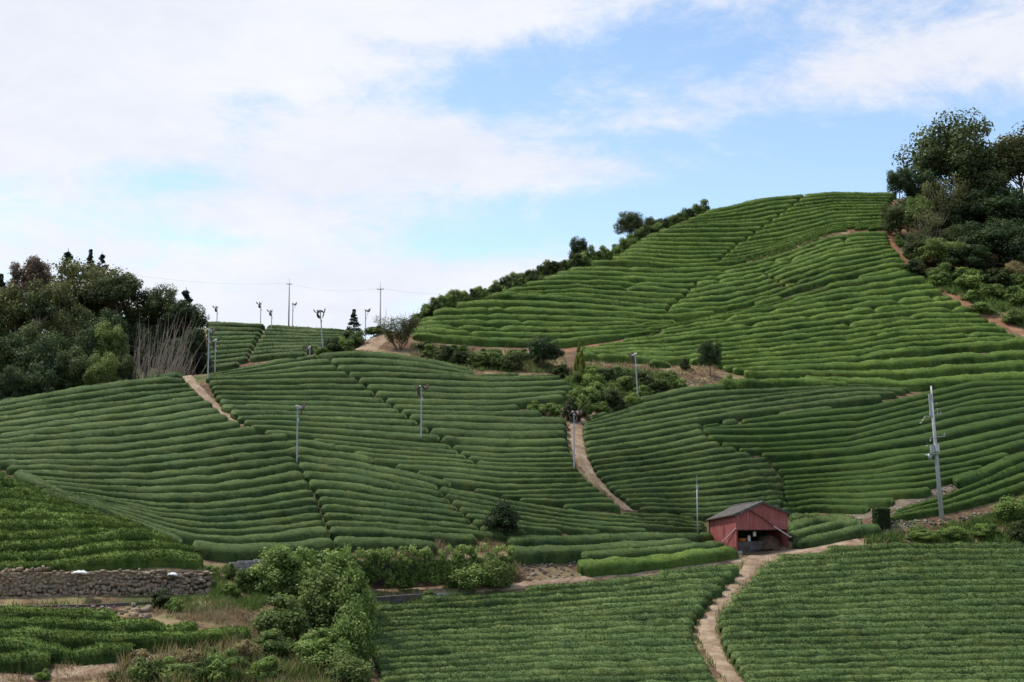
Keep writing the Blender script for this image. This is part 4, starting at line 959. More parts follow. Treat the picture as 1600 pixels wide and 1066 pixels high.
for (px, py, w_, h_, leaf, lab) in [(1470,448,50,26,'bright','light bush below the trees at the right, leftmost'),(1510,452,60,30,'bright','light bush below the right trees, second from the left'),(1550,465,60,30,'bushmix','pale bush on the weedy slope under the right trees'),(1590,475,60,34,'bright','bush at the right edge on the weedy slope'),(1535,490,50,22,'bright','low bright bush beside the red soil on the right slope'),(1585,505,50,24,'bushmix','low olive bush at the right edge beside the red soil'),(1520,470,40,22,'bright','small light bush in the middle of the weedy slope'),(1405,385,22,22,'bright','small light bush on the red soil beside the hilltop'),(1425,405,30,30,'bright','light bush under the trees beside the red soil')]:
    bush(px, py, w_, h_, 'bush', leaf, lab, 'bushes on the right slope', dr=(165, 205))
# ------------------------------------------------------------------ grass and weeds (uncountable)
grass([(1345,850),(1400,836),(1470,822),(1545,810),(1640,795),(1640,856),(1450,852)], 9000, .55, 'grass', 'bright green weeds on the bank above the front right field', dr=(110,130))
grass([(1430,445),(1500,435),(1640,440),(1640,525),(1590,510),(1500,465)], 9000, .7, 'grass', 'green weeds on the slope below the right trees', dr=(160,205), wid=.06)
grass([(640,535),(760,548),(880,555),(900,590),(860,580),(740,578),(680,566),(640,560)], 5000, .36, 'straw', 'dry pale grass on the bank above the central field', name='dry_grass', dr=(140,172), wid=.05)
grass([(905,560),(1050,570),(1120,575),(1110,602),(1040,608),(1000,620),(940,642),(905,640),(890,600)], 5000, .32, 'straw', 'dry straw patches between the bank bushes', name='dry_grass', dr=(130,170), wid=.05)
grass([(905,575),(1050,585),(1060,606),(1000,618),(940,642),(890,650),(880,600)], 9000, .55, 'grass', 'green weeds on the bank below the upper hill', dr=(130,165), wid=.05)
grass([(510,560),(540,540),(580,520),(600,512),(560,530),(548,552)], 1500, .4, 'straw', 'dry grass edging the knoll path', name='dry_grass', dr=(150,172), wid=.05)
grass([(810,632),(830,628),(880,650),(885,668),(850,650)], 900, .5, 'straw', 'dry reeds at the right end of the central field', name='dry_grass', dr=(125,150), wid=.04)
grass([(180,1066),(190,1040),(240,1020),(330,1006),(400,1000),(470,1010),(560,1066),(560,1100),(180,1100)], 9000, .75, 'tawny', 'tall tawny dry grass in the front left corner', name='dry_grass', dr=(70,95), wid=.022)
grass([(200,1066),(300,1040),(420,1030),(560,1066),(560,1100),(200,1100)], 12000, .6, 'grass', 'green weeds among the tawny front grass', dr=(70,92), wid=.022)
grass([(322,895),(365,890),(430,930),(400,960),(330,940)], 5000, .4, 'grass', 'weeds on the slope right of the stone wall', dr=(85,102), wid=.022)
grass([(235,945),(330,935),(420,965),(410,1000),(395,985),(330,975),(240,965)], 3500, .3, 'straw', 'dry grass on the bare slope below the stone wall', name='dry_grass', dr=(84,98), wid=.02)
grass([(240,940),(330,932),(380,950),(300,960)], 2200, .28, 'grass', 'green grass at the foot of the stone wall', dr=(84,98), wid=.02)
grass([(655,868),(690,850),(760,845),(790,860),(690,868)], 2500, .45, 'straw', 'pale dry grass above the ivy wall', name='dry_grass', dr=(104,116), wid=.025)
grass([(535,866),(655,866),(655,871),(535,873)], 1500, .35, 'straw', 'pale dry grass fringe on top of the ivy wall', name='dry_grass', dr=(100,112), wid=.025)
grass([(786,900),(805,870),(815,905),(790,916)], 1200, .4, 'straw', 'pale dry grass at the right end of the ivy wall', name='dry_grass', dr=(98,112), wid=.025)
grass([(555,930),(640,924),(690,925),(690,935),(560,942)], 1500, .3, 'grass', 'weeds along the lower edge of the long track', dr=(96,108), wid=.022)
grass([(0,1045),(200,1030),(260,1020),(200,1066),(0,1066)], 1500, .25, 'straw', 'short dry grass along the bottom left path', name='dry_grass', dr=(70,90), wid=.018)

grass([(1163,866),(1150,896),(1115,936),(1089,968),(1087,1000),(1105,1035),(1135,1072),(1140,1072),(1111,1033),(1093,1000),(1095,972),(1120,940),(1156,898),(1168,868)], 2600, .3, 'grass', 'grass fringe along the left edge of the winding path', dr=(80,122), wid=.02)
grass([(1222,866),(1187,888),(1162,915),(1134,945),(1122,965),(1123,990),(1139,1030),(1167,1070),(1162,1070),(1134,1032),(1117,990),(1116,963),(1129,943),(1157,912),(1182,886),(1214,866)], 2600, .3, 'grass', 'grass fringe along the right edge of the winding path', dr=(80,122), wid=.02)
for (px,py,w_,h_,leaf,lab) in [(265,1062,70,44,'bright','green weed bush at the front, left of the tawny bushes'),(410,1062,80,50,'bright','green weed bush between dry grass and front thicket'),(365,1048,60,40,'bushmix','olive weed bush behind the dry front grass'),(300,1064,60,40,'bushmix','olive weed bush in the middle of the dry front grass'),(215,1040,46,30,'tawny','tawny weed bush beside the bottom left path')]:
    bush(px, py, w_, h_, 'fine', leaf, lab, 'weedy bushes in the front corner', dr=(70,95))
for (px,py,w_,h_,leaf,lab) in [(1428,432,56,34,'forest','green bush at the foot of the right trees beside the red soil'),(1470,440,60,36,'bushmix','olive bush at the foot of the right trees'),(1515,444,70,40,'bright','light bush at the foot of the right trees'),(1560,450,70,40,'forest','green bush at the right foot of the right trees'),(1600,455,60,40,'bushmix','olive bush at the right edge under the trees')]:
    bush(px, py, w_, h_, 'fine', leaf, lab, 'bushes on the right slope', dr=(165,210))

for (px,py,w_,h_,leaf,lab) in [(935,618,44,30,'bright','bright ferny bush in the gully above the middle path'),(962,625,44,30,'bushmix','olive bush in the middle of the gully'),(1005,622,44,28,'bright','bright bush in the gully right of the lone fan pole foot'),(1032,610,40,24,'bushmix','olive bush at the upper right of the gully'),(900,630,36,30,'bright','bright bush in the gully above the dark one by the path'),(940,645,44,26,'bright','lowest bright bush of the gully'),(965,645,40,22,'forest','lowest green bush of the gully beside the tea'),(970,590,44,22,'bushmix','olive bush high on the bank right of the cypress'),(930,586,40,22,'bright','light bush high on the bank beside the cypress'),(765,562,50,26,'bushmix','pale scrub on the bank above the central field'),(810,562,50,24,'bushmix','pale scrub left of the round dark tree, higher up'),(715,553,50,20,'bushmix','pale scrub under the lowest tea row of the upper hill'),(668,548,40,20,'forest','green scrub beside the bare willow')]:
    bush(px, py, w_, h_, 'fine', leaf, lab, BK, dr=(125, 172))
grass([(1125,414),(1180,404),(1240,383),(1288,363),(1294,371),(1245,391),(1185,411),(1130,419)], 3500, .8, 'grass', 'tall grass on the seam below the hilltop field', dr=(185,215), wid=.06)
grass([(556,945),(640,935),(700,928),(745,924),(745,932),(700,939),(640,949),(570,963)], 1800, .35, 'grass', 'grass at the foot of the dark retaining wall', dr=(94,108), wid=.02)

for (px, yt, d, wp, leaf, lab) in [(1665,300,203,110,'forest','tree beyond the right edge, upper slope'),(1720,330,198,120,'deep','dark tree beyond the right edge of the picture'),(1660,400,189,80,'bushmix','low tree beyond the right edge above the weeds'),(1740,420,186,110,'forest','low tree farther beyond the right edge')]:
    tree('broadleaf_tree', 'round', 1, leaf, px, yt, d, wp, lab, WR)
grass([(1600,440),(1800,430),(1800,560),(1600,525)], 6000, .7, 'grass', 'green weeds beyond the right edge of the picture', dr=(150,205), wid=.06)
grass([(1640,800),(1790,770),(1790,855),(1640,852)], 4000, .5, 'grass', 'green weeds on the bank beyond the right edge', dr=(105,130))

grass([(640,540),(760,552),(850,560),(880,585),(740,580),(680,568)], 5000, .42, 'grass', 'green weeds between the scrub above the central field', dr=(140,172), wid=.05)
grass([(-30,890),(326,893),(326,898),(-30,897)], 700, .3, 'grass', 'weeds along the top of the stone wall', dr=(88,98), wid=.02)
grass([(-30,944),(326,938),(326,946),(-30,952)], 900, .3, 'grass', 'weeds at the foot of the stone wall', dr=(86,96), wid=.02)
# ------------------------------------------------------------------ walls and stony banks
ICO_V = ICO_F = None
def _ico():
    import bmesh
    b = bmesh.new(); bmesh.ops.create_icosphere(b, subdivisions=2, radius=1)
    v = np.array([tuple(x.co) for x in b.verts]); f = np.array([[y.index for y in x.verts] for x in b.faces]); b.free(); return v, f
ICO_V, ICO_F = _ico()
def stone_mesh(name, cs, sizes, mat, extra=None):
    V, Fs, T = [], [], []
    for c, s in zip(cs, sizes):
        d = ICO_V.copy(); k = rng.normal(0, 1, (9, 3)); k /= np.linalg.norm(k, axis=1)[:, None]
        for q in k: d = d - np.clip(d @ q - .62, 0, 1)[:, None] * q * .95          # flat facets
        d = np.sign(d) * np.abs(d) ** .8; sk = rng.normal(0, .22); d[:, 2] = d[:, 2] + sk * d[:, 0]; d *= 1 + .05 * rng.normal(0, 1, (len(d), 1)); a = rng.random() * 6.28
        Rz = np.array([[math.cos(a), -math.sin(a), 0], [math.sin(a), math.cos(a), 0], [0, 0, 1]])
        Fs.append(ICO_F + sum(len(v) for v in V)); V.append((d * np.array(s)) @ (Rz.T if extra is None else np.eye(3)) + np.array(c)); T.append(np.full(len(d), rng.random()))
    return np.concatenate(V), np.concatenate(Fs), np.concatenate(T)
def rock_mat(name, stops):
    m = new_mat(name); t = NT(m); n = t.noise(6, 7, .7); f = t.m('ADD', t.m('MULTIPLY', tint_attr(t), .7), t.m('MULTIPLY', n, .4))
    t.out(t.ramp(f, stops), .9, .2, bump=n, bstr=.6, bdist=.06); return m
M['rock'] = rock_mat('field stone', [(.12, (.12, .095, .065)), (.35, (.19, .155, .115)), (.6, (.25, .20, .145)), (.8, (.29, .205, .13)), (1, (.33, .29, .23))])
M['rubble'] = rock_mat('grey rubble', [(.15, (.08, .065, .05)), (.5, (.16, .135, .11)), (.9, (.33, .30, .25))])
M['darksoil'] = simple_mat('dark crumbly soil', (.07, .055, .038), (.17, .135, .10), 4, .95, .1, bstr=.6)
M['concrete'] = simple_mat('weathered concrete', (.19, .19, .19), (.33, .33, .32), 3, .9, .2, bstr=.2)
M['darkconcrete'] = simple_mat('stained dark concrete', (.045, .04, .04), (.13, .115, .105), 2.2, .9, .2, bstr=.3)
def stone_wall():
    A, B = Vector(P(-40, 893, 91.8)), Vector(P(326, 897, 94.6)); bz0 = P(0, 950, 90.8)[2] - .25
    L = (B - A).length; ux = (B - A); ux.z = 0; ux.normalize(); nrm = Vector((ux.y, -ux.x, 0)); cs, ss = [], []
    z = 0.0; Ht = A.z - bz0; row = 0
    while z < Ht:
        hh = rng.uniform(.18, .34) * (1.15 - .35 * z / Ht); x = -rng.random() * .3
        while x < L:
            ww = rng.uniform(.18, .52); jx = .06 * rng.normal()
            topz = A.z + (B.z - A.z) * max(0, min(1, x / L))
            if bz0 + z + hh * .5 < topz + .1:
                p = A + ux * (x + ww / 2); p.z = bz0 + z + hh / 2 + .07 * rng.normal(); p += nrm * (.30 - .16 * z + .05 * rng.normal())
                cs.append(tuple(p)); ss.append((ww * .56 * rng.uniform(.85, 1.15), .20, hh * .60 * rng.uniform(.8, 1.25)))
            x += ww * .84
        z += hh * .74; row += 1
    V, F3, T = [], [], []; o0 = np.array(A)
    ang = math.atan2(ux.y, ux.x); Rm = np.array([[math.cos(ang), math.sin(ang), 0], [-math.sin(ang), math.cos(ang), 0], [0, 0, 1]])
    V, F3, T = stone_mesh('x', [(0, 0, 0)] * len(cs), ss, None, extra=1); n = len(ICO_V)
    V = V @ Rm + np.repeat(np.array(cs), n, 0)
    mb = MB(); cen = (A + B) / 2; mb.box((cen.x - nrm.x * .75, cen.y - nrm.y * .75, (A.z + bz0) / 2 - .12), (L, 1.4, Ht - .1), Matrix.Rotation(ang, 3, 'Z'))
    bv = np.array([tuple(p) for p in mb.v]); V2 = np.r_[V, bv] - o0
    mi = np.r_[np.ones(6, int), np.zeros(len(F3), int)]
    me = npmesh('stone_wall', V2, len(V) + np.array(mb.f), F3, [M['rock'], M['darksoil']], np.r_[T, np.zeros(8)], mat_idx=mi)
    o = link(bpy.data.objects.new('stone_wall', me)); o.location = A; tag(o, 'rough field stone retaining wall at the lower left', 'wall')
stone_wall()
def lowwall(name, pts, depth, hgt, mat, label, th=.5, cat='wall', courses=0):
    """pts: photo points along the top; a thick wall under them"""
    mb = MB(); tp = [Vector(P(x, y, d)) for (x, y), d in zip(pts, depth)]
    for a, b in zip(tp[:-1], tp[1:]):
        u = (b - a); u.z = 0; L = u.length; u.normalize(); n = Vector((-u.y, u.x, 0)); h0 = hgt
        V = []
        for p in (a, b):
            for off in (0, th): V += [p + n * off, p + n * off - Vector((0, 0, h0))]
        mb.add(V, [(0, 1, 5, 4), (2, 6, 7, 3), (0, 4, 6, 2), (1, 3, 7, 5), (0, 2, 3, 1), (4, 5, 7, 6)])
    o0 = tp[0].copy(); mb.v = [tuple(Vector(v) - o0) for v in mb.v]
    return tag(mb.build(name, M[mat], loc=o0), label, cat)
# stepped concrete block wall: each course block is part of one mesh
def blockwall():
    rt = empty('block_wall', P(362, 905, 100.2)); o0 = Vector(rt.location); tag(rt, 'grey concrete block wall above a dark stone footing, behind the bushes', 'wall')
    top = MB(); A, B = Vector(P(358, 878, 100.2)), Vector(P(530, 862, 104.0)); n = 14; u = (B - A) / n
    for i in range(n):
        zt = A.z + (B.z - A.z) * (math.floor((i + 1) / 2) * 2 / n); rows_ = 3
        for r_ in range(rows_):
            p = A + u * (i + .5 + (.5 if r_ % 2 else 0)); top.box((p.x - o0.x, p.y - o0.y, zt - .13 - r_ * .2 - o0.z), (u.x * .975, .22, .19), Matrix.Rotation(math.atan2(u.y, u.x), 3, 'Z'))
    top.build('block_course', M['concrete'], rt)
    ft = MB(); a2 = math.atan2(u.y, u.x); c = (A + B) / 2
    ft.box((c.x - o0.x - .05, c.y - o0.y + .35, (A.z + B.z) / 2 - .55 - .75 - o0.z), ((B - A).length + .2, .6, 1.6), Matrix.Rotation(a2, 3, 'Z') @ Matrix.Rotation(-math.atan2(B.z - A.z, (B - A).xy.length), 3, 'Y'))
    ft.build('footing', M['darkconcrete'], rt)
blockwall()
lowwall('concrete_ledge', [(40,947),(140,945),(255,939)], [90.6,91.4,92.6], .4, 'darkconcrete', 'narrow weathered concrete ledge along the foot of the stone wall', th=.35, cat='ledge')
lowwall('retaining_wall', [(550,936),(620,931),(682,927)], [99.8,101.2,102.6], 2.2, 'darkconcrete', 'dark stained retaining wall under the long dirt track')
lowwall('retaining_wall', [(684,927.5),(742,925)], [102.6,104.0], 2.0, 'concrete', 'pale concrete section continuing the dark wall under the track')
# wall behind the ivy and the ivy itself
W0, W1 = (536, 868, 102.4), (800, 862, 106.2)
lowwall('retaining_wall', [(540,878),(668,875),(796,874)], [102.8,104.9,106.6], 2.9, 'darkconcrete', 'retaining wall hidden behind hanging ivy', th=1.0)
def ivy():
    A, B = np.array(P(*W0)), np.array(P(*W1)); n = 420; s = rng.random(n); v = rng.random(n) ** .8
    C = A + (B - A) * s[:, None]; hang = 2.75 * (.85 + .15 * np.sin(s * 23)); C[:, 2] += .28 - v * hang + .12 * rng.normal(0, 1, n); C[:, 1] -= .25 + .35 * v + .12 * rng.random(n)
    bulge = np.sin(s * 37) * np.cos(v * 7 + s * 11); C[:, 1] -= .16 * bulge
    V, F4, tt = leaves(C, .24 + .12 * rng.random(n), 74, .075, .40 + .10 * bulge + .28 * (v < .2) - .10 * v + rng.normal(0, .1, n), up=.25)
    o0 = (A + B) / 2; o = link(bpy.data.objects.new('ivy', npmesh('ivy', V - o0, F4, mats=[LM['bright']], tint=tt))); o.location = o0
    tag(o, 'curtain of ivy hanging over the retaining wall above the track', 'ivy')
ivy()
IV = 'bushes around the ivy wall'
bush(548, 912, 50, 54, 'big', 'deep', 'dark bush at the left end of the ivy wall', IV, d=101.6)
bush(735, 880, 90, 52, 'big', 'bright', 'bright bush bulging over the right half of the ivy wall', IV, d=104.8)
bush(772, 900, 64, 62, 'big', 'bushmix', 'bush covering the right end of the ivy wall', IV, d=105)
bush(668, 936, 26, 24, 'fine', 'bright', 'small green bush on the lower edge of the long track', IV, d=102)
# stones
def rubble(poly, n, smin, smax, label, dr):
    xs = [p[0] for p in poly]; ys = [p[1] for p in poly]; qx, qy = rng.uniform(min(xs), max(xs), n * 4), rng.uniform(min(ys), max(ys), n * 4)
    ok = in_poly(qx, qy, poly); g = cast(qx[ok][:n], qy[ok][:n], 0, *dr); s = smin + (smax - smin) * rng.random(len(g)) ** 2.5
    V, F3, T = stone_mesh('r', g + np.c_[np.zeros((len(g), 2)), s * .2], np.c_[s, s * .8, s * .6], None)
    tag(link(bpy.data.objects.new('rubble', npmesh('rubble', V, None, F3, [M['rock' if 'dark' in label else 'rubble']], T))), label, 'stones', kind='stuff')
rubble([(806,878),(840,872),(902,872),(905,890),(900,904),(812,910)], 170, .06, .20, 'loose stones on the brown bank below the tea', (98,116))
rubble([(905,892),(1000,884),(1100,870),(1150,866),(1150,872),(1000,892),(905,904)], 150, .06, .22, 'stones along the edge of the long track', (100,122))
rubble([(1285,806),(1350,803),(1420,792),(1500,750),(1520,752),(1450,786),(1400,815),(1330,830),(1290,816)], 260, .06, .24, 'grey stones along the stony track beside the clipped shrub', (110,140))
rubble([(1390,815),(1480,812),(1560,795),(1560,806),(1470,820),(1400,828),(1350,835)], 200, .06, .24, 'grey stones below the utility pole', (110,140))
rubble([(825,828),(1090,828),(1090,836),(825,838)], 120, .05, .14, 'small stones on the brown strip left of the shed', (100,128))
rubble([(1030,606),(1110,590),(1112,602),(1060,612)], 120, .08, .22, 'grey stones below the lone tree', (135,165))
rubble([(1225,865),(1260,850),(1330,838),(1340,846),(1260,862)], 60, .05, .16, 'stones right of the shed entrance', (110,130))
rubble([(1235,580),(1262,576),(1262,590),(1236,590)], 25, .1, .3, 'pale stones between two rows of the upper hill', (145,170))
rubble([(180,948),(240,946),(235,966),(190,968)], 26, .15, .42, 'dark boulders below the stone wall', (84,96))
rubble([(0,948),(180,946),(180,954),(0,956)], 60, .08, .22, 'pale stones along the foot of the stone wall', (84,96))
rubble([(1150,900),(1187,888),(1134,945),(1121,990),(1160,1066),(1135,1066),(1095,1000),(1095,970)], 160, .02, .06, 'pebbles on the winding path', (80,122))
rubble([(886,668),(912,660),(918,713),(948,752),(1005,798),(975,796),(940,763),(900,722)], 120, .03, .08, 'pebbles on the middle dirt path', (105,150))
rubble([(275,584),(302,586),(360,650),(392,669),(345,646),(310,617)], 90, .03, .08, 'pebbles on the left dirt path', (110,150))
# white sheets on the stone wall
M['white'] = simple_mat('white plastic sheet', (.60, .60, .60), (.80, .80, .80), 9, .5, .4)
def sheet(px, py, d, w_, lab):
    x, y, z = P(px, py, d); n = 9; V = []
    for i in range(n):
        for j in range(6):
            u, v = i / (n - 1) - .5, j / 5 - .5; V.append((u * w_, v * .5, .13 * (1 - 4 * u * u) * (1 - 2.5 * v * v) + .03 * rng.normal()))
    idx = np.arange(n * 6).reshape(n, 6); F4 = np.stack([idx[:-1, :-1], idx[1:, :-1], idx[1:, 1:], idx[:-1, 1:]], -1).reshape(-1, 4)
    V = np.array(V); V2 = np.r_[V, V - (0, 0, .08)]; rim = list(idx[0, :]) + list(idx[1:, -1]) + list(idx[-1, -2::-1]) + list(idx[-2:0:-1, 0]); q = [(a, b, b + 54, a + 54) for a, b in zip(rim, rim[1:] + rim[:1])]
    o = link(bpy.data.objects.new('plastic_sack', npmesh('plastic_sack', V2, np.r_[F4, F4[:, ::-1] + 54, np.array(q)], mats=[M['white']], smooth=True))); o.location = (x, y, z); tag(o, lab, 'sack', 'white sacks on the stone wall')
sheet(125, 895, 92.6, .95, 'white plastic sack lying on the stone wall, the larger left one')
sheet(270, 898, 93.8, .60, 'white plastic sack lying on the stone wall, the smaller right one')
# stakes
M['rust'] = simple_mat('rusty iron', (.10, .04, .025), (.20, .09, .05), 14, .8, .3)
def stake(px, py, d, hpx, lab, grp):
    x, y, z = P(px, py, d); z0 = gz(x, y); mb = MB(); h = hpx * d / FPX
    mb.tube([(0, 0, -.2), (.01, 0, h * .6), (.015, .01, h)], [.02, .018, .014], 6); mb.tube([(.015, .01, h - .01), (.015, .01, h + .035)], [.028, .024], 6)
    tag(mb.build('iron_stake', M['rust'], loc=(x, y, z0)), lab, 'stake', grp)
for px, py, d, hp, lab in [(38,893,93.3,22,'rusty stake before the upper hedge at the far left above the stone wall'),(120,893,93.6,24,'rusty stake above the larger white sack'),(193,893,94.2,24,'rusty stake at the left end of the last hedge above the wall'),(262,894,94.7,24,'rusty stake above the smaller white sack'),(308,894,95.2,20,'rusty stake at the right end of the stone wall')]:
    stake(px, py, d, hp, lab, 'stakes above the stone wall')
for px, py, d, hp, lab in [(30,1044,79.5,28,'rusty stake before the nearest short hedge at bottom left'),(105,1035,80.5,28,'rusty stake before the fourth hedge at lower left'),(170,1031,81.2,28,'rusty stake near the right end of the fourth hedge at lower left')]:
    stake(px, py, d, hp, lab, 'stakes before the lower left hedges')
# ------------------------------------------------------------------ frost fans and poles
M['galv'] = simple_mat('galvanised steel', (.24, .27, .29), (.36, .39, .41), 9, .45, .5, metal=.25)
M['greycon'] = simple_mat('grey concrete pole', (.30, .31, .32), (.42, .43, .44), 7, .8, .3)
M['fanwhite'] = simple_mat('pale fan housing', (.40, .40, .39), (.56, .56, .55), 8, .5, .4)
M['fandark'] = simple_mat('dark reddish fan blade', (.035, .015, .013), (.075, .03, .026), 8, .5, .4)
M['wire'] = simple_mat('power line', (.10, .10, .11), (.16, .16, .17), 8, .6, .3)
FAN = {}
def fan_parts():
    mb = MB(); mb.tube([(0, 0, -.3), (0, 0, 3.0), (0, 0, 5.6)], [.075, .065, .055], 10); FAN['pole'] = mb
    mb = MB(); mb.tube([(-.10, 0, .02), (.04, 0, .05), (.24, 0, .02), (.36, 0, -.02)], [.06, .105, .10, .06], 10); FAN['motor'] = FAN['motor2'] = mb
    mb = MB(); mb.box((0, 0, -.06), (.16, .16, .2)); mb.tube([(0, 0, -.2), (0, 0, .02)], .05, 8); FAN['bracket'] = mb
    mb = MB(); mb.tube([(.34, 0, -.02), (.49, 0, -.04)], [.07, .03], 8); FAN['hub'] = mb
    mb = MB(); mb.tube([(-.22, 0, .05), (-.14, 0, .05), (-.08, 0, .05)], [.045, .075, .06], 8); FAN['cap'] = mb
    for k in range(3):
        mb = MB(); a = k * 2.094 + .5; ca, sa = math.cos(a), math.sin(a); V = []
        for r_, wv, tw in ((.06, .07, .5), (.25, .20, .35), (.50, .24, .2), (.66, .14, .15)):
            for s in (-1, 1):
                for e in (0, .02):
                    V.append((.43 + s * wv * tw + e, ca * r_ - sa * s * wv, sa * r_ + ca * s * wv - .03))
        Fs = []
        for i in range(3):
            b = i * 4; Fs += [(b, b + 4, b + 6, b + 2), (b + 1, b + 3, b + 7, b + 5), (b, b + 1, b + 5, b + 4), (b + 2, b + 6, b + 7, b + 3)]
        Fs += [(0, 2, 3, 1), (12, 13, 15, 14)]; mb.add(V, Fs); FAN['blade%d' % k] = mb
    mb = MB(); mb.box((0, -.13, 0), (.16, .12, .26)); FAN['box'] = mb
fan_parts(); FANMESH = {}
def meshof(key, nm, mat):
    if key not in FANMESH:
        me = bpy.data.meshes.new(nm); me.from_pydata(FAN[key].v, [], FAN[key].f); me.materials.append(M[mat]); FANMESH[key] = me
    return FANMESH[key]
def fan(px, py, ytop, lab, d=None, lean=0.0, head=0.3, dark=False, twin=False, dr=(60, 290), pxtop=None):
    if d is None: d = cast(px, py, F, *dr)[0][1]
    x = float(ray(px, py)[0]) * d; z0 = gz(x, d); zt = P(px, ytop, d)[2]; h = zt - z0
    rt = empty('frost_fan', (x, d, z0)); tag(rt, lab, 'frost fan', 'frost protection fans on poles'); rt.rotation_euler = (0, lean, 0)
    po = link(bpy.data.objects.new('pole', meshof('pole', 'pole', 'galv')), rt); po.scale = (1, 1, h / 5.6)
    for s in ((0, 1) if twin else (0,)):
        az = head + s * 2.6
        m4 = bpy.data.objects.new('fan_motor', meshof('motor2' if dark else 'motor', 'fan_motor', 'fandark' if dark else 'fanwhite')); link(m4, rt); m4.location = (0, 0, h); m4.rotation_euler = (0, .35, az)
        link(bpy.data.objects.new('hub', meshof('hub', 'hub', 'fandark')), m4); (link(bpy.data.objects.new('motor_cap', meshof('cap', 'motor_cap', 'white')), m4) if s == 0 else None)
        for k in range(3): link(bpy.data.objects.new('blade', meshof('blade%d' % k, 'blade', 'fandark')), m4)
    br = link(bpy.data.objects.new('bracket', meshof('bracket', 'bracket', 'galv')), rt); br.location = (0, 0, h - .05)
    bx = link(bpy.data.objects.new('control_box', meshof('box', 'control_box', 'fanwhite')), rt); bx.location = (.06, 0, h - 1.1)
fan(325, 590, 516, 'frost fan at the top of the left path', dr=(120,150), head=.4)
fan(336, 574, 532, 'shorter frost fan right behind the one at the left path', d=151.5, head=2.6)
fan(464, 719, 636, 'frost fan standing at the upper end of the gap in the left field', dr=(100,150), head=.3)
fan(658, 688, 605, 'frost fan in the middle of the central field', dr=(100,150), head=.3, dark=True, twin=True)
fan(506, 556, 486, 'leaning frost fan with dark head beside the knoll', dr=(120,160), lean=-.085, head=.2, dark=True, twin=True)
fan(897, 728, 645, 'frost fan beside the middle dirt path', dr=(100,150), head=.5, dark=True, twin=True)
fan(997, 623, 554, 'lone frost fan on the bank above the field right of the path', dr=(125,150), head=2.5, lean=-.05)
for px, yb, yt, d, lab in [(339,503,480,228.5,'leftmost frost fan on the far skyline'),(407,509,474,228,'skyline frost fan second from the left'),(424,524,486,222,'skyline frost fan standing slightly below the crest'),(457,513,475,227,'skyline frost fan just right of the taller power pole'),(571,515,485,196,'small frost fan behind the knoll path')]:
    fan(px, yb, yt, lab, d=d, head=2.7 if px < 430 else .4)
fan(484, 556, 543, 'very short fan pole among bushes left of the leaning one', d=154.5, head=2.2)
def power_pole(px, yb, yt, d, lab):
    x = float(ray(px, yb)[0]) * d; z0 = gz(x, d); h = P(px, yt, d)[2] - z0; rt = empty('power_pole', (x, d, z0)); tag(rt, lab, 'power pole', 'slim power poles')
    mb = MB(); mb.tube([(0, 0, -.4), (0, 0, h - .9)], [.13 if d > 150 else .07, .09 if d > 150 else .045], 10); mb.build('pole', M['greycon' if d > 150 else 'galv'], rt, True)
    mb = MB(); mb.tube([(0, 0, h - .95), (0, 0, h)], [.03, .015], 6); mb.build('top_rod', M['galv'], rt)
    mb = MB(); mb.box((0, -.12, h - 1.1), (.9 if d > 150 else .2, .08, .08 if d > 150 else .3)); mb.build('cross_arm' if d > 150 else 'junction_box', M['galv'], rt)
    for s in (-.38, 0, .38) if d > 150 else ():
        mb = MB(); mb.tube([(s, -.12, h - 1.06), (s, -.12, h - 1.0), (s, -.12, h - .9)], [.03, .05, .025], 8); mb.build('insulator', M['fanwhite'], rt)
    return Vector((x, d - .12, z0 + h - .9))
pa = power_pole(451, 513, 434, 228, 'taller slim power pole on the far skyline')
pb = power_pole(594, 508, 440, 190, 'slim power pole behind the top of the knoll path')
pc = power_pole(36, 440, 408, 185, 'grey pole top poking out before the withered brown tree')
pd = power_pole(1090, 833, 742, 121.5, 'slim power pole at the left back corner of the red shed')
def wire(a, b, sag, lab):
    o0 = a.copy(); mb = MB(); mb.tube([(a.lerp(b, t / 14) - o0) - Vector((0, 0, sag * 4 * (t / 14) * (1 - t / 14))) for t in range(15)], .009, 4)
    tag(mb.build('power_line', M['wire'], loc=o0), lab, 'power line', 'power lines across the sky')
wire(pc + Vector((4, 0, 1.0)), pa, 1.2, 'thin power line from the left wood to the taller skyline pole')
wire(pa, pb, .8, 'thin power line between the two skyline poles')
wire(pb, Vector(P(742, 456, 186)), .5, 'thin power line from the knoll pole to the ridge')
